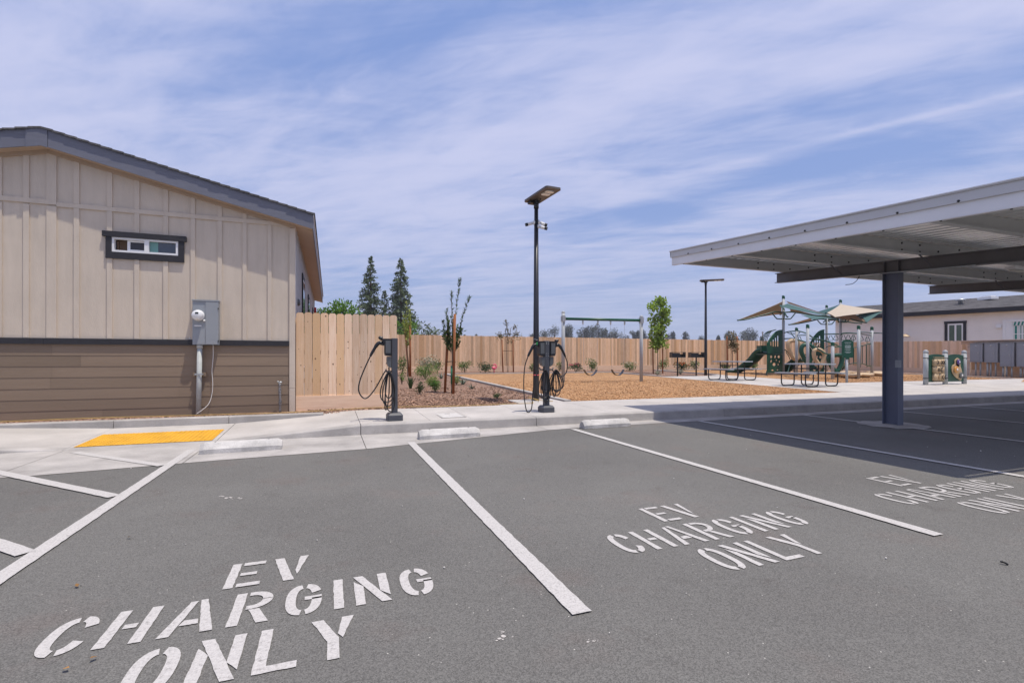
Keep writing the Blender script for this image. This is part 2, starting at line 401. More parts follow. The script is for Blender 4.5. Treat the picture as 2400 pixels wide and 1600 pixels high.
tag(gb.build('gutter',M['kerbcon']),'pale concrete gutter strip along the foot of the kerb','gutter',kind='structure')
# mulch base of the whole park
sheet('bark_mulch',[(-9,9.52),(34,9.9),(34,27),(-9,27)],lambda x,y:gz(y)-.03,M['mulch'],'brown bark mulch bed in front of the wooden fence','mulch')

def walkz(x,y):
    full=.16+.018*(y-7.85)
    land=.012+.04*(y-7.85)
    if x>=.45: k=1
    elif x>-1.5: k=(x+1.5)/1.95
    elif x>-3.2: k=0
    elif x>-5.4: k=(-3.2-x)/2.2
    else: k=1
    return land+(full-land)*k
wb=MB()
gx=[-12,-9,-7,-5.4,-4.6,-4,-3.2,-1.5,-1,-.5,0,.45]
def walk_strip(b,xa,ya,yb,z=walkz):
    for i in range(len(xa)-1):
        x0,x1=xa[i],xa[i+1]
        b.add([(x0,ya,z(x0,ya)),(x1,ya,z(x1,ya)),(x1,yb,z(x1,yb)),(x0,yb,z(x0,yb))],[(0,1,2,3)])
        b.add([(x0,ya,-.02),(x1,ya,-.02),(x1,ya,z(x1,ya)),(x0,ya,z(x0,ya))],[(0,1,2,3)])
# kerb nose (150 mm) and slab behind, with open joints
KJ=[.45,3.38,7.55,11.4,15.2,19,23,27,31,36,44]
kb=MB()
def kerb_piece(b,x0,x1):
    def zt(x,y): return walkz(x,y)
    pr=lambda x:[(x,7.85,-.02),(x,7.862,zt(x,7.85)-.022),(x,7.868,zt(x,7.85)-.010),(x,7.885,zt(x,7.85)),(x,8.0,zt(x,8.0)),(x,8.0,-.02)]
    a,c=pr(x0),pr(x1); n=len(a)
    b.add(a+c,[(i,i+1,n+i+1,n+i) for i in range(n-1)]+[tuple(range(n)),tuple(range(n,2*n))[::-1]])
for i in range(len(KJ)-1): kerb_piece(kb,KJ[i]+.005,KJ[i+1]-.005)
for i in range(len(gx)-1):
    kerb_piece(kb,gx[i]+(.004 if i in (6,7) else 0),gx[i+1]-(.006 if i==len(gx)-2 else 0))
# raised kerb behind the ramp
bk=[-12,-6.2,-3.2,-1.6,-.1]
for i in range(4):
    x0,x1=bk[i]+.004,bk[i+1]-.004
    z0=.195
    kb.add([(x0,9.44,-.02),(x1,9.44,-.02),(x1,9.45,z0-.012),(x0,9.45,z0-.012),(x0,9.462,z0),(x1,9.462,z0),(x1,9.6,z0+.002),(x0,9.6,z0+.002),(x0,9.6,-.02),(x1,9.6,-.02)],
           [(0,1,2,3),(3,2,5,4),(4,5,6,7),(7,6,9,8),(0,3,4,7,8),(1,9,6,5,2)])
tag(kb.build('kerb',M['kerbcon']),'pale concrete kerb with open joints along the parking stalls','kerb',kind='structure')
# slabs behind the kerb nose
def slab(b,x0,x1,y0,y1,z=walkz,dz=0.,n=1):
    for k in range(n):
        a=x0+(x1-x0)*k/n; c=x0+(x1-x0)*(k+1)/n
        v=[(a,y0,z(a,y0)+dz),(c,y0,z(c,y0)+dz),(c,y1,z(c,y1)+dz),(a,y1,z(a,y1)+dz)]
        w=[(p[0],p[1],p[2]-.1) for p in v]
        b.add(v+w,[(0,1,2,3),(0,4,5,1),(1,5,6,2),(2,6,7,3),(3,7,4,0)])
sw=MB(); G=.005
for x0,x1 in ((-12,-9),(-9,-7),(-7,-5.4),(-5.4,-4.3),(-4.3,-3.2)): slab(sw,x0,x1,8.005,9.438)
slab(sw,-3.2+G,-1.5-G,8.005,9.438)
slab(sw,-1.5+G,.45-G,8.005,9.438,n=5)
slab(sw,-.6,.45-G,9.44,9.76)
jx=[.45,1.55,2.25,3.38,5.0]
for i in range(len(jx)-1): slab(sw,jx[i]+G*.6,jx[i+1]-G*.6,8.005,9.76 if jx[i]<3 else 9.9)
jx=[5.0,6.2,7.6,9.2,10.8,12.4,14.0,15.6,17.2,18.8,20.4,22,23.6,25.2,26.8,28.4,30,33,38,44]
for i in range(len(jx)-1): slab(sw,jx[i]+.003,jx[i+1]-.003,8.005,10.06)
slab(sw,3.9,5.0-.003,9.903,10.75)
tag(sw.build('sidewalk',M['concrete']),'pale concrete sidewalk with scored joints behind the kerb','sidewalk',kind='structure')
pz=lambda x,y:gz(y)
pv=MB()
for x0,x1 in ((14.05,15.9),(15.906,17.7)):
    for y0,y1 in ((10.066,12.0),(12.006,14.0),(14.006,16.2),(16.206,18.55)): slab(pv,x0,x1,y0,y1,pz,.001)
slab(pv,17.706,18.2,13.2,19.4,pz,.001)
for x0,x1 in ((17.706,20),(20.006,22.4),(22.406,25),(25.006,28),(28.006,31),(31.006,40)): slab(pv,x0,x1,10.066,13.15,pz,.001)
tag(pv.build('pavement',M['concrete']),'broad pale concrete pad under the picnic tables and game panel','pavement',kind='structure')
ms=MB()
def strip(b,p,q,w,h=.045):
    p,q=Vector((*p,0)),Vector((*q,0)); d=(q-p).normalized(); s=Vector((-d.y,d.x,0))*w/2
    P=[p-s,q-s,q+s,p+s]; v=[(a.x,a.y,gz(a.y)-.1) for a in P]+[(a.x,a.y,gz(a.y)+h) for a in P]
    b.add(v,[(0,3,2,1),(4,5,6,7),(0,1,5,4),(1,2,6,5),(2,3,7,6),(3,0,4,7)])
strip(ms,(5.12,10.07),(5.12,22.6),.16,.03); strip(ms,(5.05,22.75),(14.3,22.75),.16,.03); strip(ms,(14.2,18.62),(14.2,22.6),.16,.03)
strip(ms,(29.8,13.2),(29.8,24.6),.16,.03); strip(ms,(18.3,24.6),(29.7,24.6),.16,.03); strip(ms,(18.3,19.45),(18.3,24.5),.16,.03)
tag(ms.build('edging_strip',M['kerbcon']),'narrow pale concrete edging strips bounding the wood chip play areas','edging',kind='structure')
def chipz(x,y): return gz(y)-.008+.014*mnoise.noise(Vector((x*.9,y*.9,3)))
sheet('wood_chips',[(5.2,10.07),(14.04,10.07),(14.1,22.66),(5.2,22.66)],chipz,M['chips'],'orange wood chip surfacing under the swing set','wood chips',kind='structure',sub=18)
sheet('wood_chips',[(18.22,13.17),(29.7,13.17),(29.7,24.5),(18.38,24.5)],chipz,M['chips'],'orange wood chip surfacing under the climbing structure','wood chips',kind='structure',sub=18)
sheet('wood_chips',[(26.6,11.55),(36,11.55),(36,12.75),(29.6,12.75)],lambda x,y:gz(y)+.006,M['chips'],'narrow wedge of orange wood chips beside the concrete pad near the grey cabinets','wood chips',kind='structure')
# loose chips lying on top
def scatter(name,regs,n,mt,label,cat,smin,smax,zf):
    b=MB()
    for k in range(n):
        x0,x1,y0,y1=random.choice(regs); u=random.random()**1.6
        x=U(x0,x1); y=y0+(y1-y0)*u; s=U(smin,smax)
        Q=Matrix.Rotation(U(0,6.3),3,'Z')@Matrix.Rotation(U(-.6,.6),3,'X')@Matrix.Rotation(U(-.6,.6),3,'Y')
        b.box((x,y,zf(x,y)+s*.12),(s,s*U(.25,.5),s*.14),0,0,random.random(),Q)
    o=b.build(name,mt,recalc=False); tag(o,label,cat,kind='stuff')
scatter('bark_chips',[(-.4,5.0,9.8,15),(-.4,5.0,9.8,11.5)],9000,M['mulchchip'],'loose brown bark chips scattered over the planting bed','bark chips',.02,.06,lambda x,y:gz(y)-.028)
scatter('bark_chips',[(-6,-.6,9.61,9.82),(-6,1.1,9.63,9.95)],2600,M['mulchchip'],'loose bark chips in the narrow strip below the brown siding','bark chips',.02,.055,lambda x,y:gz(y)-.026)
scatter('loose_wood_chips',[(5.3,14,10.1,17)],11000,M['chipchip'],'loose orange wood chips scattered over the swing area','wood chips',.02,.048,chipz)
scatter('loose_wood_chips',[(18.4,29.5,13.2,16.5)],5000,M['chipchip'],'loose orange wood chips scattered below the climbing structure','wood chips',.025,.055,chipz)

# ------------------------------------------------------------------ painted markings
PZ=.0045
def line(name,p,q,w,label):
    zl_=PZ+(.0015 if name=='aisle_stripe' else 0)+.004; p,q=Vector((*p,zl_)),Vector((*q,zl_)); d=(q-p).normalized(); s=Vector((-d.y,d.x,0)); n=max(2,int((q-p).length/.05))
    b=MB(); vs=[]
    for i in range(n+1):
        c=p+(q-p)*i/n; e=w/2
        vs+= [c-s*(e+U(-.0025,.0025)),c+s*(e+U(-.0025,.0025))]
    b.add(vs,[(2*i,2*i+2,2*i+3,2*i+1) for i in range(n)])
    return tag(b.build(name,M['paint']),label,'road marking',kind='structure')
line('stall_line',(-1.66,7.36),(-1.66,1.95),.10,'white stall line beside the hatched access aisle')
line('stall_line',(1.07,6.95),(1.10,2.02),.10,'white stall line between the two nearest charging stalls')
line('stall_line',(3.81,7.30),(3.83,2.08),.10,'white stall line between the second and third charging stalls')
line('stall_line',(6.54,7.42),(6.54,2.10),.10,'white stall line at the sunlit edge of the carport shade')
line('stall_line',(9.28,7.45),(9.28,6.25),.10,'short white stall line ending at the kerb side of the carport footing')
line('stall_line',(9.30,5.42),(9.26,2.10),.10,'white stall line starting at the near side of the carport footing')
line('stall_line',(11.95,7.48),(11.95,2.10),.10,'white stall line just behind the carport column')
line('stall_line',(14.70,7.48),(14.70,2.10),.10,'white stall line deep under the carport near the frame edge')
line('stall_line',(17.44,7.48),(17.44,2.10),.10,'farthest white stall line under the carport')
for (c,x0,x1,l) in ((4.66,-2.99,-1.72,'thin white diagonal aisle stripe on the concrete gutter'),(3.38,-4.4,-1.72,'white diagonal aisle stripe crossing from gutter to asphalt'),(2.08,-4.4,-1.72,'white diagonal aisle stripe at the left frame edge')):
    line('aisle_stripe',(x0,c-x0),(x1,c-x1),.10,l)
line('stall_line',(-4.4,7.0),(-4.4,1.95),.10,'white line on the far side of the hatched access aisle')

T_=.046; GP=.013
def ring(cx,cy,rx,ry,t,a0,a1,n=14,ex=2.5):
    def P(rx,ry,a):
        c,s=math.cos(a),math.sin(a)
        return (cx+rx*math.copysign(abs(c)**(2/ex),c), cy+ry*math.copysign(abs(s)**(2/ex),s))
    o=[P(rx,ry,R(a0+(a1-a0)*i/n)) for i in range(n+1)]; q=[P(rx-t,ry-t,R(a0+(a1-a0)*i/n)) for i in range(n+1)]
    return [[o[i],o[i+1],q[i+1],q[i]] for i in range(n)]
def glyph(ch,w,h,t=T_,g=GP):
    q=[]
    rect=lambda a,b,c,d:[(a,b),(c,b),(c,d),(a,d)]
    if ch=='E': q=[rect(0,0,t,h),rect(t+g,h-t*.9,w,h),rect(t+g,h/2-t*.4,w*.82,h/2+t*.4),rect(t+g,0,w,t*.9)]
    elif ch=='V': q=[[(0,h),(t*1.1,h),(w/2+t*.62,0),(w/2-t*.52,0)],[(w-t*1.0,h),(w,h),(w/2+t*.78+.004,h*.20),(w/2+t*.42+.01,h*.38)]]
    elif ch=='H': q=[rect(0,0,t,h),rect(w-t,0,w,h),rect(t+g,h/2-t*.42,w-t-g,h/2+t*.42)]
    elif ch=='A': q=[[(0,0),(t*1.05,0),(w*.45,h*.98),(w*.45-t*.7,h*.98)],[(w*.30,h*.26),(w*.66,h*.26),(w*.62,h*.40),(w*.36,h*.40)],[(w-t*1.05,0),(w,0),(w*.5+t*.62,h),(w*.5-.002,h)]]
    elif ch=='I': q=[rect(0,0,t,h)]
    elif ch=='N': q=[[(0,0),(t,0),(t,h*.62),(0,h*.82)],[(0,h),(t*1.05,h),(w,0),(w-t*1.05,0)],[(w-t,h),(w,h),(w,h*.18),(w-t,h*.38)]]
    elif ch=='L': q=[[(0,0),(w,0),(w,t*.95),(t,t*.95),(t,h),(0,h)]]
    elif ch=='Y': q=[[(0,h),(t*1.1,h),(w/2+t*.5,h*.48),(w/2+t*.5,0),(w/2-t*.5,0),(w/2-t*.5,h*.42)],[(w-t*1.1,h),(w,h),(w*.5+t*.85,h*.46),(w*.5+t*.42,h*.58)]]
    elif ch in 'CGO':
        cx,cy,rx,ry=w/2,h/2,w/2,h/2
        if ch=='O': q=ring(cx,cy,rx,ry,t,97,263)+ring(cx,cy,rx,ry,t,-83,83)
        if ch=='C': q=ring(cx,cy,rx,ry,t,97,264)+ring(cx,cy,rx,ry,t,22,84,8)+ring(cx,cy,rx,ry,t,-84,-22,8)
        if ch=='G': q=ring(cx,cy,rx,ry,t,97,264)+ring(cx,cy,rx,ry,t,22,84,8)+ring(cx,cy,rx,ry,t,-84,0,10)+[rect(w*.52,h*.45,w-.001,h*.45+t*.8)]
    elif ch=='R':
        q=[rect(0,0,t,h)]
        n=10
        for sx in range(n):
            a0,a1=R(90-180*sx/n),R(90-180*(sx+1)/n); cx=w*.45; cy=h*.72; rx=w*.55; ry=h*.28
            q.append([(cx+rx*math.cos(a0),cy+ry*math.sin(a0)),(cx+rx*math.cos(a1),cy+ry*math.sin(a1)),(cx+(rx-t)*math.cos(a1),cy+(ry-t*.8)*math.sin(a1)),(cx+(rx-t)*math.cos(a0),cy+(ry-t*.8)*math.sin(a0))])
        q+= [rect(t+g,h-t*.8,w*.45,h),rect(t+g,h*.44,w*.45,h*.44+t*.8),[(w*.42,h*.43),(w*.42+t,h*.43),(w,0),(w-t*1.1,0)]]
    return q
WORDS=[(('E',-.515,.17),('V',-.30,.185)),2.87],[(('C',-1.125,.165),('H',-.91,.17),('A',-.69,.21),('R',-.43,.17),('G',-.20,.165),('I',.02,.05),('N',.12,.17),('G',.35,.165)),2.46],[(('O',-.715,.165),('N',-.50,.17),('L',-.275,.155),('Y',-.075,.18)),2.055]
def pavement_text(ox,oy,rot,label,sx=1.,t=T_):
    b=MB(); Q=Matrix.Rotation(rot,2)
    for letters,y0 in WORDS:
        for ch,x0,w in letters:
            for pi_,poly in enumerate(glyph(ch,w,.32,t)):
                vs=[]; zi=.0004*pi_ if ch in 'AVNRYE' and pi_<6 else 0
                N=len(poly)
                for i in range(N):
                    a,c=Vector(poly[i]),Vector(poly[(i+1)%N]); k=max(1,int((c-a).length/.03))
                    for j in range(k):
                        p=a+(c-a)*j/k
                        if j: p+=Vector((U(-.0018,.0018),U(-.0018,.0018)))
                        p=Q@Vector(((p.x+x0+.3)*sx,p.y+y0-2.6)); vs.append((p.x-.3+ox,p.y+2.6+oy,PZ+zi))
                b.add(vs,[tuple(range(len(vs)))])
    o=b.build('pavement_text',M['paint'])
    for p in o.data.polygons: pass
    return tag(o,label,'road marking',kind='structure')
pavement_text(0,0,0,'large white stencilled words EV CHARGING ONLY in the nearest stall')
pavement_text(2.79,.08,.01,'white stencilled words EV CHARGING ONLY in the middle stall',.955,.040)
pavement_text(5.49,.14,.012,'white stencilled words EV CHARGING ONLY beside the carport shade',.94,.038)

# ------------------------------------------------------------------ small things on the pavement
def wheel_stop(x0,y,label,rz=.03):
    t=thing('wheel_stop',label,'wheel stop',(x0+.46,y+.08,.004),rz,'concrete wheel stops at the charging stalls')
    b=MB(); L,W,H=.46,.105,.132
    prof=[(-W,0),(W,0),(W,.058),(.048,H-.010),(.036,H),(-.036,H),(-.048,H-.010),(-W,.058)]
    n=len(prof); vs=[(-L,p[0],p[1]) for p in prof]+[(-L+.02,p[0]*.98,p[1]) for p in prof]+[(L-.02,p[0]*.98,p[1]) for p in prof]+[(L,p[0],p[1]) for p in prof]
    vs=[]
    for s,ins in ((-L,.82),(-L+.05,1),(L-.05,1),(L,.82)):
        vs+=[(s*1.0,p[0]*(ins),p[1]*(ins if p[1]>.05 else 1)) for p in prof]
    fs=[]
    for k in range(3): fs+=[(k*n+i,k*n+(i+1)%n,(k+1)*n+(i+1)%n,(k+1)*n+i) for i in range(n)]
    fs+=[tuple(range(n)),tuple(3*n+i for i in range(n))[::-1]]
    b.add(vs,fs); b.build('block',M['stop'],t)
    for s in (-.3,.3):
        c=MB(); c.lathe((s,0,H-.006),[(.011,0),(.011,.008),(.006,.010)],8); c.build('anchor_pin',M['bolt'],t)
wheel_stop(-1.50,6.98,'pale concrete wheel stop beside the yellow tactile panel',.05)
wheel_stop(1.22,7.12,'pale concrete wheel stop in front of the paved utility lid',.03)
wheel_stop(4.00,7.28,'pale concrete wheel stop closest to the carport shade',.02)

tp=MB(); x0,x1,y0,y1=-3.13,-1.56,7.98,8.86
def tz(x,y): return walkz(x,y)+.006
tp.add([(x0,y0,tz(x0,y0)),(x1,y0,tz(x1,y0)),(x1,y1,tz(x1,y1)),(x0,y1,tz(x0,y1))],[(0,1,2,3)])
for i in range(26):
    for j in range(14):
        x=x0+.03+i*(x1-x0-.06)/25; y=y0+.03+j*(y1-y0-.06)/13
        tp.lathe((x,y,tz(x,y)-.001),[(.017,0),(.013,.006),(.007,.008)],7)
tag(tp.build('tactile_panel',M['yellow']),'bright yellow tactile warning panel set in the kerb ramp','tactile paving')

ul=MB(); t=thing('utility_box',"pale square utility lid set flush in the sidewalk",'utility lid',(2.0,8.52,walkz(2.0,8.52)))
ul.cbox(-.19,.19,-.30,.30,-.02,.006,.004); ul.build('lid',M['utility'],t)
c=MB()
for a in ((-.215,-.195,-.325,.325),(.195,.215,-.325,.325),(-.195,.195,-.325,-.305),(-.195,.195,.305,.325)): c.bx(a[0],a[1],a[2],a[3],-.02,.004)
c.build('rim',M['kerbcon'],t)
c=MB(); c.bx(-.05,.05,.2,.222,.006,.008); c.build('lift_slot',M['bolt'],t)
c=MB(); c.lathe((-.03,-.08,.006),[(.012,0),(.012,.002)],8); c.build('keyhole',M['bolt'],t)

dl=MB()
for (px,py) in ((229,1543),(148,1573),(300,1263),(182,1380)):
    x=(px-1200)/F; tt=CH*F/(py-V0); p=Vector((tt*(x*CS+SN),tt*(-x*SN+CS),.01))
    dl.leaf(p,Vector((U(-1,1),U(-1,1),.25)),Vector((0,0,1)),.035,.02,random.random())
for k in range(60):
    p=Vector((U(-2,9),U(1.5,6.5),.004)); s=U(.004,.012)
    dl.box(p+Vector((0,0,s*.3)),(s,s*U(.5,1),s*.6),U(0,3),1,random.random())
for (px,py,s0) in ((531,1165,.05),(1183,1494,.028),(553,1168,.03),(1390,1500,.02),(1178,1480,.015)):
    x=(px-1200)/F; tt=CH*F/(py-V0); c0=Vector((tt*(x*CS+SN),tt*(-x*SN+CS),.0022))
    for q in range(5):
        cc=c0+Vector((U(-1,1)*s0*1.4,U(-1,1)*s0,0)); rr_=s0*U(.15,.5); dl.add([cc+Vector((math.cos(w)*rr_*U(.6,1.2),math.sin(w)*rr_*U(.5,1),0)) for w in [k*.785 for k in range(8)]],[tuple(range(8))],2)
tag(dl.build('litter',[M['rust'],M['pebble'],M['concrete']]),'tiny dry leaves, pebbles and pale splats strewn over the asphalt','litter',kind='stuff')
bt=MB(); bt.tube(bez([at(2345,1318,2.84)+Vector((0,0,.012)),at(2353,1320,2.83)+Vector((0,0,.014)),at(2363,1324,2.82)+Vector((0,0,.01))],4),.006,6)
for v in range(len(bt.v)): pass
zmin=min(p[2] for p in bt.v); bt.v=[(p[0],p[1],p[2]-zmin+.001) for p in bt.v]
tag(bt.build('twig',M['bolt']),'small black twig lying on the asphalt near the frame edge','twig')

# ------------------------------------------------------------------ the near house (left)
WY=10.2; XR=-.62; RX=-4.33; XL=2*RX-XR; YB=23.0; SL=.24; OV=.33; FY=9.97
def soff(x): return 4.585-SL*abs(x-RX)          # underside of the gable fascia line
house=thing('beige_house','beige board and batten house with brown lap siding base and slate roof trim','house',(RX,WY,.2))
hb=MB()
wallz=lambda x:4.62-SL*abs(x-RX)
# gable wall with the window opening cut as panels
wx0,wx1,wz0,wz1=-3.47,-2.51,2.99,3.24
def gpanel(x0,x1,z0,z1f):
    hb.add([(x0,WY,z0),(x1,WY,z0),(x1,WY,z1f(x1)),(x0,WY,z1f(x0))],[(0,1,2,3)])
zt=lambda x:wallz(x)
gpanel(XL,RX,1.40,zt); gpanel(RX,wx0,1.40,zt); gpanel(wx1,XR,1.40,zt); gpanel(wx0,wx1,1.40,lambda x:wz0); 
hb.add([(wx0,WY,wz1),(wx1,WY,wz1),(wx1,WY,zt(wx1)),(wx0,WY,zt(wx0))],[(0,1,2,3)])
# side walls and back
hb.add([(XR,WY,.1),(XR,YB,.1),(XR,YB,wallz(XR)),(XR,WY,wallz(XR))],[(0,1,2,3)],1)
hb.add([(XL,WY,.1),(XL,YB,.1),(XL,YB,wallz(XL)),(XL,WY,wallz(XL))],[(0,1,2,3)])
hb.add([(XL,YB,.1),(XR,YB,.1),(XR,YB,wallz(XR)),(RX,YB,wallz(RX)),(XL,YB,wallz(XL))],[(0,1,2,3,4)])
BX=[(-4.61,.075),(-4.285,.13),(-3.955,.075),(-3.505,.075),(-3.12,.072),(-2.70,.072),(-2.29,.068),(-1.87,.068),(-1.47,.066),(-1.055,.066),(-4.95,.075),(-5.3,.075),(-5.7,.075),(-6.1,.075),(-6.5,.075),(-6.9,.075),(-7.3,.075),(-7.7,.075)]
for x,w in BX:
    segs=[(1.512,3.672),(3.748,soff(x)+.0)]
    if -3.56<x<-2.41: segs=[(1.512,2.875),(3.335,3.672),(3.748,soff(x))]
    for a,c in segs: hb.bx(x-w/2,x+w/2,WY-.022,WY+.003,a,c)
hb.bx(XL,-4.222,WY-.024,WY+.003,3.70,3.776); hb.bx(-4.218,XR-.09,WY-.024,WY+.003,3.674,3.746)
# side-wall grooves as thin battens
for k in range(1,32):
    y=WY+.4*k
    if y<YB: hb.bx(XR-.003,XR+.016,y-.03,y+.03,.2,wallz(XR)-.05,1)
rel(house,hb); hb.build('wall',[M['wall'],M['sidewall']],house)
# sloped frieze board under the soffit
fz=MB()
for sgn in (-1,1):
    xe=XR if sgn>0 else XL
    fz.add([(RX,WY-.03,soff(RX)-.055),(xe,WY-.03,soff(xe)-.055),(xe,WY-.03,soff(xe)+.02),(RX,WY-.03,soff(RX)+.02),(RX,WY+.002,soff(RX)-.055),(xe,WY+.002,soff(xe)-.055)],[(0,1,2,3),(0,4,5,1)])
rel(house,fz); fz.build('frieze_board',M['soffit'],house)
lp=MB(); zl=[.16,.315,.497,.679,.862,1.044,1.226,1.41]
cuts={0:[-3.6],1:[-5.1],2:[-2.5],3:[-4.3],4:[-4.28],5:[-3.9],6:[-4.28]}
for i in range(7):
    z0,z1=zl[i],zl[i+1]; ends=[XL]+cuts.get(i,[])+[XR-.095]
    for k in range(len(ends)-1):
        a,c=ends[k]+.0015,ends[k+1]-.0015; tn=random.random()
        lp.add([(a,WY-.0135,z0),(c,WY-.0135,z0),(c,WY-.0085,z1),(a,WY-.0085,z1),(a,WY-.004,z0),(c,WY-.004,z0)],[(0,1,2,3),(4,5,1,0)],0,tn)
lp.bx(XL,XR-.1,WY-.004,WY+.1,.1,1.405)
rel(house,lp); lp.build('lap_siding',M['lap'],house)
bb=MB()
for a,c in ((XL,-4.38),(-4.376,XR-.097)): bb.cbox(a,c,WY-.045,WY+.0,1.41,1.51,.006)
rel(house,bb); bb.build('band_board',M['band'],house)
cb=MB(); cb.bx(XR-.095,XR+.006,WY-.034,WY+.004,.62,soff(XR)-.05); cb.bx(XR-.095,XR+.006,WY-.035,WY+.004,.155,.616)
rel(house,cb); cb.build('corner_board',M['wall'],house)
# roof: two slopes, fascia, soffit
rf=MB(); FH=.275; TH=.03
def rtop(x): return soff(x)+FH+.012
for sgn in (1,-1):
    xe=RX+sgn*(XR+OV-RX)
    # shingle courses, each slightly proud of the next
    n=26
    for i in range(n):
        a=RX+(xe+sgn*.03-RX)*i/n; c=RX+(xe+sgn*.03-RX)*(i+1)/n
        za,zc=rtop(a)+.004,rtop(c)+.016; y0=FY-.03+U(-.006,.006)
        rf.add([(a,y0,za),(c,y0,zc),(c,YB+.3,zc),(a,YB+.3,za),(a,y0,za-TH),(c,y0,zc-TH),(c,YB+.3,zc-TH)],[(0,1,2,3),(0,4,5,1),(1,5,6,2)],0,random.random())
rel(house,rf); roof=rf.build('roof',M['shingle'],house,recalc=True)
fa=MB(); st=.018
for sgn in (1,-1):
    xe=RX+sgn*(XR+OV-RX); xs_=RX if sgn<0 else RX+.085
    a=xs_
    P=[(a,soff(a)),(xe,soff(xe)),(xe,soff(xe)+FH),(a,soff(a)+FH)]
    fa.add([(p[0],FY,p[1]) for p in P]+[(p[0],FY+st,p[1]) for p in P],[(0,1,2,3),(4,7,6,5),(0,4,5,1),(1,5,6,2),(2,6,7,3),(3,7,4,0)])
P=[(RX-.19,soff(RX-.19)-.012),(RX,soff(RX)-.012),(RX+.083,soff(RX+.083)-.012),(RX+.083,soff(RX+.083)+FH+.004),(RX,soff(RX)+FH+.004),(RX-.19,soff(RX-.19)+FH+.004)]
fa.add([(p[0],FY-.012,p[1]) for p in P]+[(p[0],FY-.001,p[1]) for p in P],[(0,1,2,3,4,5)]+[(i,(i+1)%6,6+(i+1)%6,6+i) for i in range(6)])
xe=XR+OV
rel(house,fa); fa.build('gable_fascia',M['fascia'],house)
so=MB()
for sgn in (1,-1):
    xe=RX+sgn*(XR+OV-RX); xw=XR if sgn>0 else XL
    so.add([(RX,FY+st,soff(RX)+.012),(xe,FY+st,soff(xe)+.012),(xe,WY-.002,soff(xe)+.012),(RX,WY-.002,soff(RX)+.012)],[(0,1,2,3)])
    so.add([(xe-sgn*.02,WY-.002,soff(xe)+.012),(xe-sgn*.02,YB+.25,soff(xe)+.012),(xw,YB+.25,soff(xw)+.012),(xw,WY-.002,soff(xw)+.012)],[(0,1,2,3)])
rel(house,so); so.build('soffit',M['soffit'],house)
ef=MB()
xe=XR+OV
ef.bx(xe-.02,xe,FY+st+.002,YB+.27,soff(xe)-.0,soff(xe)+FH-.03); rel(house,ef); ef.build('eave_fascia',M['fascia'],house)
ef=MB(); ef.bx(xe+.0005,xe+.012,FY+.0,YB+.27,soff(xe)+FH-.05,soff(xe)+FH-.0); rel(house,ef); ef.build('drip_edge',M['white'],house)
ef=MB(); ef.bx(2*RX-xe,2*RX-xe+.02,FY+st+.002,YB+.27,soff(xe),soff(xe)+FH-.03); rel(house,ef); ef.build('eave_fascia',M['fascia'],house)
# window in the gable
w=MB(); w.cbox(-3.60,-2.385,WY-.055,WY,3.243,3.335,.004); w.cbox(-3.555,-3.472,WY-.04,WY,2.875,3.243,.004); w.cbox(-2.508,-2.422,WY-.04,WY,2.875,3.243,.004); w.cbox(-3.472,-2.508,WY-.04,WY,2.875,2.987,.004)
rel(house,w); win=w.build('window',M['band'],house)
fr=MB()
for a in ((wx0,wx1,wz1-.03,wz1),(wx0,wx1,wz0,wz0+.032),(wx0,wx0+.032,wz0+.032,wz1-.03),(wx1-.036,wx1,wz0+.032,wz1-.03),(-3.01,-2.945,wz0+.032,wz1-.03)): fr.bx(a[0],a[1],WY-.03,WY+.05,a[2],a[3])
for a in ((-3.265,-3.225,wz0+.035,wz1-.035),(-3.225,-3.012,wz0+.035,wz0+.06),(-3.225,-3.012,wz1-.06,wz1-.035)): fr.bx(a[0],a[1],WY+.012,WY+.04,a[2],a[3])
rel(house,fr); fr.build('frame',M['white'],win)
g=MB(); g.add([(-2.945,WY+.02,wz0+.03),(wx1-.036,WY+.02,wz0+.03),(wx1-.036,WY+.02,wz1-.03),(-2.945,WY+.02,wz1-.03)],[(0,1,2,3)])
rel(house,g); g.build('pane',M['glass'],win)
g=MB(); g.add([(-3.225,WY+.03,wz0+.05),(-3.01,WY+.03,wz0+.05),(-3.01,WY+.03,wz1-.05),(-3.225,WY+.03,wz1-.05)],[(0,1,2,3)])
rel(house,g); g.build('insect_screen',M['glassdk'],win)
g=MB(); g.add([(wx0+.03,WY+.09,wz0),(-3.265,WY+.09,wz0),(-3.265,WY+.09,wz1),(wx0+.03,WY+.09,wz1)],[(0,1,2,3)])
g.bx(-3.43,-3.40,WY+.06,WY+.088,wz0+.03,wz1-.05)
rel(house,g); g.build('blind',M['brownroom'],win)
g=MB(); g.bx(-2.94,-2.82,WY+.0185,WY+.0195,wz0+.035,wz1-.035); 
g.v=g.v; rel(house,g); g.build('curtain',M['tealroom'],win)
# side windows / door trims on the shaded long wall, vent and alarm
for (y0,y1,z0,z1) in ((12.35,13.3,.95,3.05),(15.6,16.5,1.2,2.95),(19.6,20.5,1.2,2.95)):
    w=MB(); X=XR+.014
    for a in ((y0,y0+.1,z0,z1),(y1-.1,y1,z0,z1),(y0-.05,y1+.05,z1,z1+.1),(y0,y1,z0-.1,z0)): w.bx(X,X+.03,a[0],a[1],a[2],a[3])
    rel(house,w); sw_=w.build('window',M['band'],house)
    g=MB(); g.bx(X-.0,X+.022,y0+.1,y1-.1,z0,z1); rel(house,g); g.build('frame',M['white'],sw_)
    g=MB(); g.bx(X+.02,X+.026,y0+.16,y1-.16,z0+.06,z1-.06); rel(house,g); g.build('pane',M['glass'],sw_)
v=MB(); v.lathe((XR+.002,11.0,2.33),[(.075,0),(.075,.02),(.05,.05)],12,axis=Vector((1,0,0))); rel(house,v); v.build('vent',M['greypl'],house)
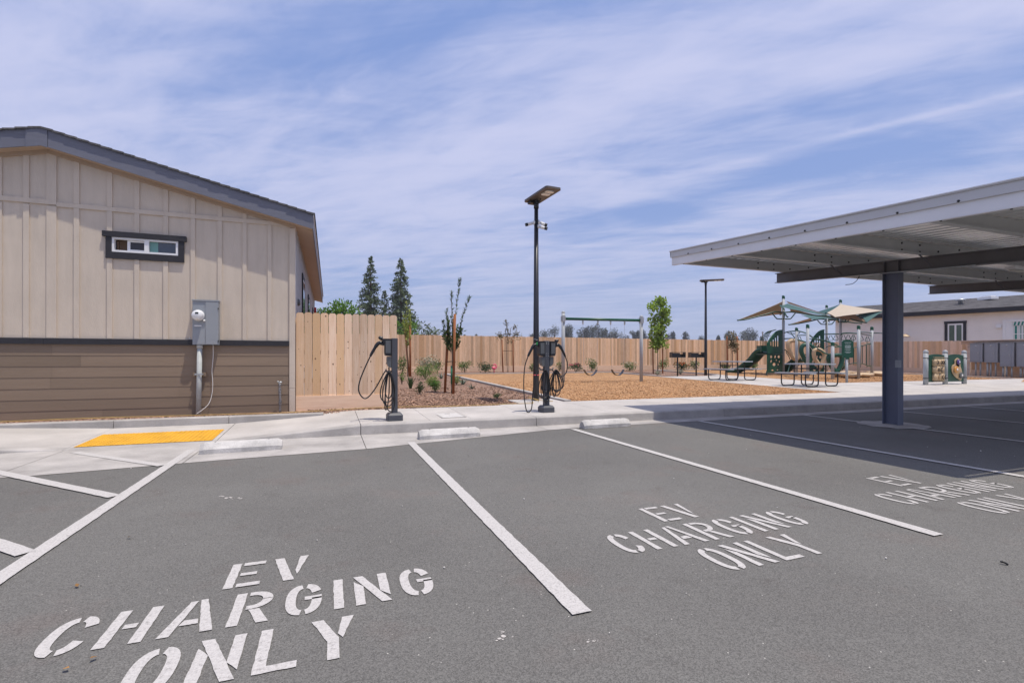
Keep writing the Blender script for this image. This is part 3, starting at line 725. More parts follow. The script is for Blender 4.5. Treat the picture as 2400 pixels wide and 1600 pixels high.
v=MB(); v.lathe((XR+.002,11.3,2.36),[(.05,0),(.05,.02),(.03,.03)],10,axis=Vector((1,0,0)))
rel(house,v); v.build('vent',M['greypl'],house)
v=MB(); v.cbox(XR+.015,XR+.10,21.9,22.1,3.05,3.28,.01); rel(house,v); v.build('alarm_bell',M['red'],house)
v=MB(); v.bx(-2.345,-2.29,WY-.006,WY-.001,1.528,1.555); rel(house,v); v.build('data_plate',M['white'],house)
for k in range(3):
    v=MB(); x=-2.338+k*.017
    v.add([(x,WY-.0072,1.550),(x+.012,WY-.0072,1.550),(x+.006,WY-.0072,1.533)],[(0,1,2)]); rel(house,v); v.build('plate_mark',M['black'],house)

# electric meter cabinet on the gable wall
t=thing('meter_box','grey electric meter cabinet with round glass meter on the beige wall','meter box',(-2.065,WY,1.42))
b=MB(); b.cbox(-2.265,-1.865,10.05,WY-.028,1.42,2.19,.006); b.bx(-2.272,-1.858,10.035,WY-.028,2.19,2.215)
rel(t,b); b.build('cabinet',M['meter'],t)
b=MB(); b.cbox(-2.064,-1.868,10.038,10.05,1.43,2.185,.003); b.bx(-2.262,-2.072,10.042,10.05,1.43,1.70); rel(t,b); b.build('door',M['meter'],t)
b=MB(); b.lathe((-2.175,10.05,1.935),[(.098,0),(.098,.03),(.085,.035),(.085,.10),(.075,.118)],24,axis=Vector((0,-1,0))); rel(t,b); dial=b.build('meter_dial',M['dial'],t)
b=MB(); b.bx(-2.2,-2.15,9.928,9.934,1.955,1.985); rel(t,b); b.build('display',M['lcd'],dial)
b=MB(); b.bx(-2.235,-2.125,10.038,10.043,1.745,1.763); rel(t,b); b.build('seal_label',M['white'],t)
b=MB(); b.lathe((-2.082,10.045,1.845),[(.02,0),(.02,.02),(.012,.03)],12,axis=Vector((0,-1,0))); rel(t,b); b.build('lock_seal',M['dial'],t)
b=MB()
for z in (2.08,1.5):
    b=MB(); b.bx(-1.874,-1.86,10.03,10.045,z-.03,z); rel(t,b); b.build('latch',M['bolt'],t)
b=MB(); b.tube([(-2.165,10.11,1.425),(-2.167,10.11,1.36)],.05,16); b.tube([(-2.167,10.11,1.37),(-2.185,10.105,.16)],.041,16); rel(t,b); b.build('conduit',M['conduit'],t)
b=MB(); b.bx(-2.275,-2.075,10.13,WY-.027,.86,.93); rel(t,b); b.build('clamp_block',M['lap'],t)
b=MB(); b.bx(-2.24,-2.11,10.055,10.065,.885,.91); b.bx(-2.24,-2.225,10.055,10.13,.885,.91); b.bx(-2.125,-2.11,10.055,10.13,.885,.91); rel(t,b); b.build('clamp',M['metal'],t)
b=MB(); b.tube(bez([(-1.962,10.12,1.43),(-1.965,10.14,1.2),(-1.985,10.15,.95),(-1.972,10.15,.7),(-1.99,10.14,.5),(-2.03,10.10,.36),(-2.12,10.05,.26),(-2.20,10.02,.2)],6),.0055,6); rel(t,b); b.build('ground_wire',M['wire'],t)
# wrapped stub pipe
t=thing('standpipe','foil wrapped standpipe against the brown siding near the house corner','standpipe',(-.865,10.05,.19))
b=MB(); b.tube(bez([(0,0,-.03),(.004,0,.2),(-.004,0,.4),(0,0,.52)],5),[.026+U(-.004,.005) for _ in range(16)],10); b.build('pipe',M['foil'],t)
b=MB(); b.tube([(-.02,-.01,.52),(.0,0,.545),(.035,.0,.545)],.017,8); b.tube([(-.045,-.02,.56),(-.01,0,.55)],.012,8); b.build('elbow',M['metal'],t)

# ------------------------------------------------------------------ timber fences
def fence(name,label,p,q,h,kick,w,mt,post_back=1,top=True,knots=0,gap=.004,posts=2.4):
    p,q=Vector((*p,0)),Vector((*q,0)); d=(q-p); L_=d.length; d.normalize(); nrm=Vector((d.y,-d.x,0))   # faces the camera side
    t=thing(name,label,'fence',(p.x,p.y,gz(p.y)))
    b=MB(); n=int(L_/w)
    wi=L_/n; kn=MB()
    for i in range(n):
        a=p+d*(i*wi+gap/2); c=p+d*((i+1)*wi-gap/2); yy=(a.y+c.y)/2; z0=gz(yy)+kick*.9; z1=gz(yy)+h+U(-.008,.008)
        off=nrm*(U(0,.012)); e=.028; th=nrm*-.016
        tl=Vector((0,0,1))
        A=[a+off+tl*z0,c+off+tl*z0,c+off+tl*(z1-e),c-d*e+off+tl*z1,a+d*e+off+tl*z1,a+off+tl*(z1-e)]
        Bk=[v+th for v in A]
        b.add(A+Bk,[(0,1,2,3,4,5),(11,10,9,8,7,6)]+[(k,(k+1)%6,6+(k+1)%6,6+k) for k in range(6)],0,random.random())
        for _ in range(knots):
            if random.random()<.75:
                c0=a+d*U(.02,wi-.03)+off+nrm*.0015+tl*U(z0+.05,z1-.05); r=U(.005,.013)
                b.add([c0+d*(math.cos(x)*r)+tl*(math.sin(x)*r*1.4) for x in [k*6.283/7 for k in range(7)]],[tuple(range(7))],1)
    rel(t,b); b.build('picket_panel',[mt,M['knot']],t)
    b=MB(); seg=max(1,int(L_/2.4))
    for i in range(seg):
        a=p+d*(L_*i/seg+.002); c=p+d*(L_*(i+1)/seg-.002)
        va=[a+nrm*.02+Vector((0,0,gz(a.y)-.03)),c+nrm*.02+Vector((0,0,gz(c.y)-.03)),c+nrm*.02+Vector((0,0,gz(c.y)+kick)),a+nrm*.02+Vector((0,0,gz(a.y)+kick))]
        vb=[x-nrm*.035 for x in va]
        b.add(va+vb,[(0,1,2,3),(7,6,5,4),(0,4,5,1),(1,5,6,2),(2,6,7,3),(3,7,4,0)],0,random.random())
    rel(t,b); b.build('kickboard',M['kick'],t)
    b=MB()
    for zz in (.5,1.05,1.6):
        a=p-nrm*.035; c=q-nrm*.035
        va=[a+Vector((0,0,gz(a.y)+zz)),c+Vector((0,0,gz(c.y)+zz)),c+Vector((0,0,gz(c.y)+zz+.085)),a+Vector((0,0,gz(a.y)+zz+.085))]
        vb=[x-nrm*.035 for x in va]; b.add(va+vb,[(0,1,2,3),(7,6,5,4),(0,4,5,1),(1,5,6,2),(2,6,7,3),(3,7,4,0)])
    rel(t,b); b.build('rail',M['cedar'],t)
    k=0
    while k*posts<L_+.01:
        c=p+d*min(k*posts,L_-.05)-nrm*.12; b=MB(); b.box((c.x,c.y,gz(c.y)+h/2-.1),(.089,.089,h),math.atan2(d.y,d.x)); rel(t,b); b.build('post',M['cedar'],t); k+=1
    return t
fence('picket_fence','new dog-eared picket fence panel joining the beige house corner',(XR+.012,10.28),(1.30,10.28),1.86,.25,.141,M['cedarpale'],knots=3,posts=1.6,gap=.008)
fence('picket_fence','long tan picket fence running behind the swing set and play area',(-.6,25.8),(33,25.8),1.92,.27,.128,M['cedar'],knots=1)
fence('picket_fence','tan picket fence behind the game panel and grey cabinets',(33,25.78),(33,6),1.86,.26,.14,M['cedarpale'],knots=2)  # lightness put into the boards' colour, since this run faces away from the sun

# drip hose along the bed edge
t=MB(); pts=[]
for x in (-7,-5.6,-4.6,-3.9,-3.2,-2.6,-2.0,-1.4,-.8,-.1,.6,1.3,2.0,2.8,3.5,4.0,4.15):
    pts.append((x,9.70+.05*math.sin(x*2.1)+(.12 if x>-.3 else 0)*(1) ,gz(9.8)+.012+.02*max(0,math.sin(x*1.3))))
pts+= [(4.2,10.0,.24),(4.3,10.3,.28),(4.45,10.25,.22),(4.35,10.05,.25),(4.2,10.2,.31),(4.35,10.4,.27),(4.6,10.25,.215),(4.75,10.1,.21)]
t.tube(bez(pts,6),.0075,6)
tag(t.build('drip_hose',M['hose']),'thin tan drip hose lying along the mulch edge and coiled by the lamp post','hose')

# ------------------------------------------------------------------ lamps
def lamp(x,y,rz,label,cams):
    z0=gz(y); t=thing('street_lamp',label,'street lamp',(x,y,z0),0)
    b=MB(); b.tube([(0,0,-.05),(0,0,1.3),(0,0,4.47)],[.073,.068,.046],20); b.build('pole',M['pole'],t)
    b=MB(); b.tube([(0,0,4.45),(0,0,4.61)],.058,16); b.box((0,0,4.59),(.16,.09,.06),rz); 
    Q=Matrix.Rotation(rz,3,'Z')
    for s in (-.05,.05): b.tube([Q@Vector((s,.05,4.58)),Q@Vector((s*2.4,.05,4.65))],.014,6)
    b.build('bracket',M['pole'],t)
    # head runs along local +X after rz
    b=MB(); L0,L1,W,H=-.28,.84,.19,.045; n=5; P=[]
    for cx,cy,a in ((L1-.06,W-.06,0),(L0+.06,W-.06,90),(L0+.06,-W+.06,180),(L1-.06,-W+.06,270)):
        for k in range(n+1): P.append((cx+.06*math.cos(R(a+90*k/n)),cy+.06*math.sin(R(a+90*k/n))))
    P=[Q@Vector((p[0],p[1],0)) for p in P]
    zc=4.65; N=len(P)
    vs=[(p.x,p.y,zc) for p in P]+[(p.x,p.y,zc+H) for p in P]
    b.add(vs,[tuple(range(N))[::-1],tuple(range(N,2*N))]+[(i,(i+1)%N,N+(i+1)%N,N+i) for i in range(N)]); head=b.build('lamp_head',M['panelback'],t)
    b=MB(); b.box(Q@Vector((.28,0,0))+Vector((0,0,zc+H+.004)),(1.02,.34,.006),rz); b.build('solar_panel',M['solar'],head)
    for xx in (.46,.63):
        b=MB(); P2=[Q@Vector((xx+.07*math.copysign(abs(math.cos(a))**.6,math.cos(a)),.10*math.copysign(abs(math.sin(a))**.6,math.sin(a)),0)) for a in [k*6.2832/20 for k in range(20)]]
        vs=[(p.x,p.y,zc-.001) for p in P2]+[(p.x,p.y,zc-.018) for p in P2]; b.add(vs,[tuple(range(20)),tuple(range(20,40))[::-1]]+[(i,(i+1)%20,20+(i+1)%20,20+i) for i in range(20)]); b.build('lens',M['led'],head)
    b=MB(); b.box(Q@Vector((-.13,-.02,0))+Vector((0,0,zc-.03)),(.16,.2,.06),rz); b.build('battery_box',M['black'],head)
    if cams:
        for k,(a,dz,l) in enumerate(cams):
            d=Vector((math.cos(R(a)),math.sin(R(a)),0)); c=Vector((0,0,4.12+dz))
            b=MB(); b.tube([c+d*.04,c+d*.075],.05,12); b.tube([c+d*.07,c+d*.11-Vector((0,0,.01))],.018,8)
            p=c+d*.10-Vector((0,0,.015)); e=(d*.9+Vector((0,0,-.28))).normalized()
            b.tube([p,p+e*.11],.036,12); cam=b.build('camera',M['cam'],t)
            b=MB(); b.tube([p+e*.111,p+e*.165],.039,12); b.build('camera_hood',M['blackpl'],cam)
    if cams:
        b=MB(); b.tube([(0,0,.58),(0,0,.60)],.0735,20); b.build('tape_band',M['redtape'],t)
    return t
lamp(4.493,10.464,R(-86),'tall black solar lamp post with cameras behind the double charger',((172,0,0),(-8,.02,0),(-35,-.09,0)))
lamp(17.5,19.44,R(-38),'black solar lamp post beside the grills at the picnic pad',None)

# ------------------------------------------------------------------ EV pedestals
def pedestal(x,y,label):
    z0=walkz(x,y); t=thing('charging_pedestal',label,'EV charger',(x,y,z0))
    b=MB(); h=.125
    def oct_(w,c): return [(-w+c,-w),(w-c,-w),(w,-w+c),(w,w-c),(w-c,w),(-w+c,w),(-w,w-c),(-w,-w+c)]
    o=[(p[0],p[1],0) for p in oct_(.125,.02)]+[(p[0],p[1],h*.72) for p in oct_(.125,.02)]+[(p[0],p[1],h) for p in oct_(.098,.02)]
    b.add(o,[tuple(range(8))[::-1],tuple(range(16,24))]+[(k*8+i,k*8+(i+1)%8,(k+1)*8+(i+1)%8,(k+1)*8+i) for k in range(2) for i in range(8)])
    b.build('base',M['ped'],t)
    b=MB(); b.cbox(-.046,.046,-.052,.052,h-.01,1.345,.004); b.build('post',M['ped'],t)
    return t,z0
def charger(t,s,lit):
    """s=+1 right side, -1 left side of the post"""
    b=MB()
    prof=[(.055,1.05),(.15,1.06),(.165,1.10),(.165,1.22),(.20,1.30),(.205,1.335),(.055,1.335)]
    for y0,y1 in ((-.075,.075),):
        A=[(s*p[0],y0,p[1]) for p in prof]; C=[(s*p[0],y1,p[1]) for p in prof]; n=len(prof)
        b.add(A+C,[tuple(range(n)),tuple(range(n,2*n))[::-1]]+[(i,(i+1)%n,n+(i+1)%n,n+i) for i in range(n)])
    ch=b.build('charger',M['blackpl'],t)
    b=MB(); b.cbox(s*.11-.04,s*.11+.04,-.079,-.0755,1.10,1.30,.001); b.build('face_plate',M['greypl'],ch)
    b=MB(); b.tube(bez([(s*.19,0,1.335),(s*.225,0,1.345),(s*.245,0,1.37)],4),[.035,.034,.032,.03,.03,.028,.026,.024,.02],12); b.build('holster',M['blackpl'],ch)
    if lit:
        b=MB(); b.box((s*.212,-.045,1.29),(.02,.03,.05)); b.build('status_light',M['greensig'],ch)
    b=MB(); b.cbox(min(s*.055,s*.125),max(s*.055,s*.125),-.06,.06,.93,1.045,.006)
    prof=[(.055,.86),(.10,.88),(.125,.93),(.055,.93)]
    A=[(s*p[0],-.06,p[1]) for p in prof]; C=[(s*p[0],.06,p[1]) for p in prof]
    b.add(A+C,[(0,1,2,3),(7,6,5,4)]+[(i,(i+1)%4,4+(i+1)%4,4+i) for i in range(4)]); b.build('junction_housing',M['greypl'],t)
    b=MB(); b.tube([(s*.05,0,.80),(s*.13,-.01,.80),(s*.14,-.01,.84)],.014,8); b.build('cable_hook',M['greypl'],t)
    b=MB(); b.tube(bez([(s*.17,-.02,1.25),(s*.235,-.02,1.265),(s*.285,-.025,1.23),(s*.36,-.03,1.10),(s*.385,-.03,1.05)],6),[.033]*7+[.030]*7+[.024]*6+[.02]*5,12); return b.build('connector',M['blackpl'],t)
def coil(t,s,seed,loops,rx,rz_,cz,cx):
    rr=random.Random(seed); b=MB()
    for k in range(loops):
        a0=rr.uniform(.0,.5); pts=[]
        kx=rx*(.25+.85*k/max(1,loops-1))*rr.uniform(.9,1.1); kz=rz_*rr.uniform(.68,1.08); yo=-.078-.010*k; tilt=rr.uniform(-.12,.16)
        top=.80
        for j in range(28):
            w=2*math.pi*j/28
            px=kx*math.sin(w)*(.35+.65*(1-math.cos(w))/2); pzv=top-kz*(1-math.cos(w))
            pts.append((s*(cx+px+tilt*(top-pzv)*.5),yo+.01*math.sin(2*w),pzv))
        b.tube(pts,.0095,8,closed=True)
    return b.build('cable_coil',M['cable'],t)
t,z0=pedestal(1.0,8.23,'single charcoal EV charging pedestal in front of the new fence panel')
charger(t,-1,False)
b=MB(); b.tube(bez([(-.385,-.03,1.05),(-.47,-.03,.86),(-.545,-.03,.66),(-.565,-.03,.5),(-.50,-.03,.385),(-.42,-.03,.39),(-.30,-.03,.54),(-.16,-.02,.79),(-.12,-.02,.80)],8),.0105,8); b.build('cable',M['cable'],t)
b=MB(); b.tube(bez([(-.09,0,.87),(-.085,0,.80),(-.06,-.02,.72)],6),.0105,8); b.build('feed_cable',M['cable'],t)
coil(t,-1,5,5,.15,.31,0,.10)
t,z0=pedestal(3.845,8.47,'double charcoal EV charging pedestal in front of the tall lamp post')
charger(t,-1,True); charger(t,1,False)
b=MB(); b.tube(bez([(-.385,-.03,1.05),(-.45,-.03,.85),(-.47,-.03,.55),(-.46,-.03,.3),(-.42,-.03,.06),(-.37,-.03,.012),(-.31,-.03,.09),(-.29,-.03,.35),(-.24,-.03,.62),(-.16,-.02,.80)],8),.0105,8); b.build('cable',M['cable'],t)
b=MB(); b.tube(bez([(.385,-.03,1.05),(.43,-.03,.92),(.41,-.02,.74),(.30,-.01,.66),(.18,0,.74),(.13,0,.79)],8),.0105,8); b.build('cable',M['cable'],t)
coil(t,-1,9,5,.16,.30,0,.07); coil(t,1,12,5,.17,.27,0,.15)
b=MB()
for z in (1.31,1.28,1.10,1.06):
    for s in (-.02,.02): b.lathe((s,-.052,z),[(.006,0),(.006,.004),(.003,.006)],8,axis=Vector((0,-1,0)))
b.build('bolt',M['metal'],t)

# ------------------------------------------------------------------ carport
CX=[9.43,14.8,20.17,25.54]; X0,X1=6.52,28.2; Y0,Y1=2.42,8.17; BS=.0664
bz=lambda y:2.945+BS*(y-6.0)        # top of the sloping beams
car=thing('carport','grey steel carport with corrugated roof on slate blue columns','carport',(CX[0],5.83,0))
def hbeam(b,x,y0,y1,zt,hh,w,tf=.014,tw=.012):
    def seg(dx0,dx1,za,zb):
        v=[]
        for y in (y0,y1):
            z=zt(y); v+=[(x+dx0,y,z+za),(x+dx1,y,z+za),(x+dx1,y,z+zb),(x+dx0,y,z+zb)]
        b.add(v,[(0,1,2,3),(7,6,5,4),(0,4,5,1),(1,5,6,2),(2,6,7,3),(3,7,4,0)])
    seg(-w/2,w/2,-tf,0); seg(-w/2,w/2,-hh,-hh+tf); seg(-tw/2,tw/2,-hh+tf,-tf)
for i,x in enumerate(CX):
    b=MB(); zc=bz(5.83)-.23
    # wide-flange column: flanges face Y, web between
    for y in (5.70,5.96-.014): b.bx(x-.075,x+.075,y,y+.014,-.02,zc)
    b.bx(x-.006,x+.006,5.714,5.946,-.02,zc)
    b.bx(x-.085,x+.085,5.66,6.0,zc,zc+.014)
    rel(car,b); col=b.build('column',M['carcol'],car)
    b=MB(); n=28; vs=[(x+.53*math.cos(k*6.2832/n),5.83+.53*math.sin(k*6.2832/n),.008+.006*math.sin(k*2.1)) for k in range(n)]+[(x,5.83,.018)]
    b.add(vs,[(k,(k+1)%n,n) for k in range(n)]); rel(car,b); b.build('footing',M['kerbcon'],car)
    b=MB(); hbeam(b,x,Y0+.25,8.25,bz,.215,.13); 
    for y in (5.71,5.95): b.bx(x-.063,x+.063,y-.006,y+.006,bz(y)-.2,bz(y)-.014)
    rel(car,b); bm=b.build('beam',M['carbeam'],car)
b=MB(); b.cbox(CX[0]-.115,CX[0]-.078,5.64,5.72,1.03,1.16,.006); 
rel(car,b); b.build('outlet_box',M['meter'],car)
PY=[8.08,6.76,5.24,3.72,2.53]; PH=.215
rt=lambda y:bz(y)+PH
b=MB(); b.lathe((0,0,0),[(.017,0),(.017,.010),(.008,.013)],8,axis=Vector((0,-1,0))); bolt0=[b,None]
def repeat_part(proto,parent,loc,name='bolt',m='bolt'):
    if proto[1] is None: proto[1]=proto[0].build(name,M[m],parent); o=proto[1]
    else: o=proto[1].copy(); COL.objects.link(o); o.parent=parent
    o.location=loc; return o
for k,y in enumerate(PY):
    b=MB(); tw=.006; fl=.07; z=bz(y)+.002
    s=-1 if k else -1
    b.bx(X0+.02,X1,y-tw,y,z,z+PH-.004); b.bx(X0+.02,X1,y-fl,y-tw-.001,z,z+tw); b.bx(X0+.02,X1,y,y+fl,z+PH-.004-tw,z+PH-.004)
    b.bx(X0+.02,X1,y-fl,y-fl+tw*.6,z+tw,z+tw+.018)
    rel(car,b); pu=b.build('purlin',M['purlin'],car)
    if k<4:
        for x in CX[:2]:
            for dx,dz in ((-.75,.05),(-.75,.16),(-.3,.05),(-.3,.16),(.18,.09),(.75,.05),(.75,.16)):
                repeat_part(bolt0,pu,Vector((x+dx,y-tw-.001,z+dz))-Vector(car.location))
    if k in (1,2,3):
        for x in CX:
            b=MB(); b.tube([(x-.07,y-.05,bz(y)-.17),(x-.34,y-.02,bz(y)+.006)],.017,4); b.tube([(x+.07,y-.05,bz(y)-.17),(x+.34,y-.02,bz(y)+.006)],.017,4); rel(car,b); b.build('knee_brace',M['carbeam'],car)
# corrugated deck: ribs run down the slope
b=MB(); pitch=.203; rib=.04; n=int((X1-X0)/pitch); xsz=[]
x=X0
for i in range(n):
    a=X0+i*pitch; xsz+=[(a,0.012),(a+.07,0.012),(a+.085,-.036),(a+.185,-.036),(a+.203-.0001,0.012)]
vs=[]
ns=6
for j in range(ns+1):
    y=Y0+(Y1-Y0)*j/ns
    vs+=[(px,y,rt(y)+.040+dz) for px,dz in xsz]
N=len(xsz); b.add(vs,[(j*N+i,j*N+i+1,(j+1)*N+i+1,(j+1)*N+i) for j in range(ns) for i in range(N-1)])
rel(car,b); b.build('roof_deck',M['deck'],car)
def sloped(b,x0,x1,ya,yb,za,zb):
    v=[]
    for y in (ya,yb): v+=[(x0,y,rt(y)+za),(x1,y,rt(y)+za),(x1,y,rt(y)+zb),(x0,y,rt(y)+zb)]
    b.add(v,[(0,1,2,3),(7,6,5,4),(0,4,5,1),(1,5,6,2),(2,6,7,3),(3,7,4,0)])
b=MB(); sloped(b,X0-.004,X0+.012,Y0-.03,Y1+.03,-.222,-.078); sloped(b,X0-.004,X0+.06,Y0-.03,Y1+.03,-.232,-.223); rel(car,b); rk=b.build('rake_trim',M['rake'],car)
b=MB(); sloped(b,X0-.03,X0+.02,Y0-.05,Y1+.05,-.077,.030); sloped(b,X0-.045,X0+.02,Y0-.05,Y1+.05,.031,.043); rel(car,b); b.build('rake_cap',M['raketop'],car)
b=MB(); sloped(b,X0-.055,X0+.1,Y0-.05,Y1+.05,.044,.056); rel(car,b); b.build('top_flashing',M['rake'],car)
b=MB(); b.lathe((0,0,0),[(.014,0),(.014,.008),(.006,.012)],8,axis=Vector((-1,0,0))); sc0=[b,None]
b=MB(); b.lathe((0,0,0),[(.012,0),(.012,.008)],8,axis=Vector((0,0,-1))); sc1=[b,None]
for k in range(9):
    y=Y0+.3+k*.62
    repeat_part(sc0,rk,Vector((X0-.031,y,rt(y)-.062))-Vector(car.location),'screw'); repeat_part(sc1,rk,Vector((X0+.03,y+.2,rt(y+.2)-.233))-Vector(car.location),'screw')
b=MB()
b.bx(X0-.03,X1,Y1+.035,Y1+.05,rt(Y1)-.03,rt(Y1)+.05); b.bx(X0-.03,X1,Y0-.05,Y0-.035,rt(Y0)-.2,rt(Y0)+.05)
rel(car,b); b.build('eave_trim',M['rake'],car)
b=MB(); yb_=5.9; 
b.tube([(CX[0]-.075,7.5,bz(7.5)-.22),(CX[0]-.075,4.6,bz(4.6)-.22)],.011,8); rel(car,b); b.build('conduit',M['metal'],car)
b=MB(); b.tube(bez([(CX[0]-.1,6.35,bz(6.3)-.22),(CX[0]-.13,6.37,bz(6.3)-.30),(CX[0]-.13,6.46,bz(6.3)-.36),(CX[0]-.12,6.6,bz(6.3)-.36)],6),.006,6); rel(car,b); b.build('loose_wire',M['cable'],car)
for xx in (11.5,):
    b=MB(); yy=5.14; zz=bz(5.24)-.07
    b.box((xx+.6,yy,zz),(1.25,.14,.06)); rel(car,b); fx=b.build('light_fixture',M['white'],car)
    b=MB()
    for s in (-.03,.03): b.tube([(xx+.02,yy+s,zz-.045),(xx+1.18,yy+s,zz-.045)],.014,8)
    rel(car,b); b.build('lamp_tube',M['led'],fx)

# ------------------------------------------------------------------ swing set
t=thing('swing_set','grey and green two seat swing set on the orange wood chips','swing set',(9.65,16.07,gz(16.07)))
A_,B_=Vector((8.075,16.28,gz(16.2))),Vector((11.19,15.86,gz(15.9)))
dv=(B_-A_).normalized()
for p,top in ((A_,2.56),(B_,2.47)):
    b=MB(); b.tube([p-Vector((0,0,.1)),p+Vector((0,0,top))],.064,20); b.lathe(p+Vector((0,0,top)),[(.066,-.02),(.066,.01),(.05,.04),(.02,.055)],16); rel(t,b); b.build('post',M['galvpost'],t)
    b=MB(); b.box(p+Vector((0,0,2.33)),(.145,.145,.18),math.atan2(dv.y,dv.x)); b.box(p+Vector((0,0,2.33)),(.10,.18,.24),math.atan2(dv.y,dv.x)); rel(t,b); b.build('clamp',M['metal'],t)
b=MB(); zb=2.33; b.tube([A_+Vector((0,0,zb))+dv*.07,B_+Vector((0,0,zb))-dv*.07],.052,16); rel(t,b); b.build('beam',M['green'],t)
for s0,s1 in ((.245,.435),(.598,.78)):
    a=A_+(B_-A_)*s0+Vector((0,0,zb-.05)); c=A_+(B_-A_)*s1+Vector((0,0,zb-.05))
    seatL=a+dv*.05-Vector((0,0,1.83)); seatR=c-dv*.05-Vector((0,0,1.83))
    b=MB()
    for p in (a,c): b.box(p-Vector((0,0,.03)),(.05,.05,.10),math.atan2(dv.y,dv.x)); b.tube([p-Vector((0,0,.07)),p-Vector((0,0,.13))],.03,8)
    rel(t,b); b.build('hanger',M['metal'],t)
    for p,q in ((a-Vector((0,0,.1)),seatL),(c-Vector((0,0,.1)),seatR)):
        b=MB(); n=int((p-q).length/.045)
        for k in range(n):
            u=p+(q-p)*k/n; v=p+(q-p)*(k+1.25)/n; off=Vector((.005,.005,0))*(1 if k%2 else -1); b.tube([u+off,v+off],.0045,4)
        rel(t,b); b.build('chain',M['metal'],t)
    b=MB(); nrm=Vector((-dv.y,dv.x,0)); pts=[]
    for k in range(13):
        u=k/12; p=seatL+(seatR-seatL)*u-Vector((0,0,.21*(1-(2*u-1)**2)**.8)); pts.append(p)
    vs=[]
    for p in pts: vs+=[p-nrm*.09,p+nrm*.09,p+nrm*.09-Vector((0,0,.014)),p-nrm*.09-Vector((0,0,.014))]
    fs=[]
    for k in range(12):
        for j in range(4): fs.append((4*k+j,4*k+(j+1)%4,4*k+4+(j+1)%4,4*k+4+j))
    fs+=[(0,1,2,3),(51,50,49,48)]
    b.add(vs,fs); rel(t,b); b.build('seat',M['blackpl'],t)

# ------------------------------------------------------------------ grills
for (x,y,l) in ((15.42,18.98,'black park grill on a post closer to the young maple'),(16.62,19.1,'black park grill on a post next to the lamp pole')):
    t=thing('park_grill',l,'grill',(x,y,gz(y)),R(-20),'park grills by the picnic pad')
    b=MB(); b.tube([(0,0,-.1),(0,0,.86)],.032,10); b.build('post',M['black'],t)
    b=MB(); w,d,h,z=.32,.2,.25,.86; th=.012
    b.bx(-w,w,-d,d,z,z+th); b.bx(-w,-w+th,-d,d,z+th,z+h); b.bx(w-th,w,-d,d,z+th,z+h); b.bx(-w+th,w-th,d-th,d,z+th,z+h*.62)
    b.bx(-w+th,w-th,-d,-d+th,z+th,z+.06); b.bx(-w+th,.05,-d+.02,-d+.03,z+.06,z+h-.03); b.build('firebox',M['black'],t)
    b=MB()
    for k in range(9): b.tube([(-w+.03+k*.072,-d,z+h*.72),(-w+.03+k*.072,d,z+h*.72)],.006,6)
    b.tube([(-w,-d,z+h),(w,-d,z+h)],.009,6); b.tube([(-w-.0,-d-.09,z+h*.72),(-w+.2,-d-.09,z+h*.72)],.009,6); b.build('grate',M['black'],t)

# ------------------------------------------------------------------ picnic tables
def picnic(x,y,rz,label):
    z0=gz(y)+.002; t=thing('picnic_table',label,'picnic table',(x,y,z0),rz,'picnic tables on the concrete pad')
    def slabp(name,cy,w,dd,z,r=.06):
        b=MB(); n=5; P=[]
        for cx_,cy_,a in ((w-r,dd-r,0),(-w+r,dd-r,90),(-w+r,-dd+r,180),(w-r,-dd+r,270)):
            for k in range(n+1): P.append((cx_+r*math.cos(R(a+90*k/n)),cy+cy_+r*math.sin(R(a+90*k/n))))
        N=len(P); vs=[(p[0],p[1],z) for p in P]+[(p[0],p[1],z+.04) for p in P]
        b.add(vs,[tuple(range(N))[::-1],tuple(range(N,2*N))]+[(i,(i+1)%N,N+(i+1)%N,N+i) for i in range(N)])
        return b.build(name,M['tabletop'],t)
    slabp('tabletop',0,.66,.42,.735); slabp('bench',-.80,.66,.15,.43); slabp('bench',.80,.66,.15,.43)
    for s in (-1,1):
        for u in (-.42,.42):
            b=MB(); b.tube(bez([(u,s*.88,.43),(u,s*.88,.16),(u,s*.83,.05),(u,s*.72,.022),(u,s*.36,.022),(u,s*.25,.05),(u,s*.20,.16),(u,s*.20,.735)],6),.021,8); b.build('leg',M['black'],t)
        b=MB(); b.tube([(-.42,s*.2,.6),(.42,s*.2,.6)],.016,6); b.tube([(-.42,s*.72,.415),(.42,s*.72,.415)],.016,6); b.build('brace',M['black'],t)
    return t
picnic(15.4,15.6,R(-84),'grey coated picnic table farther back on the concrete pad')
picnic(15.45,12.2,R(-84),'grey coated picnic table at the front of the concrete pad')

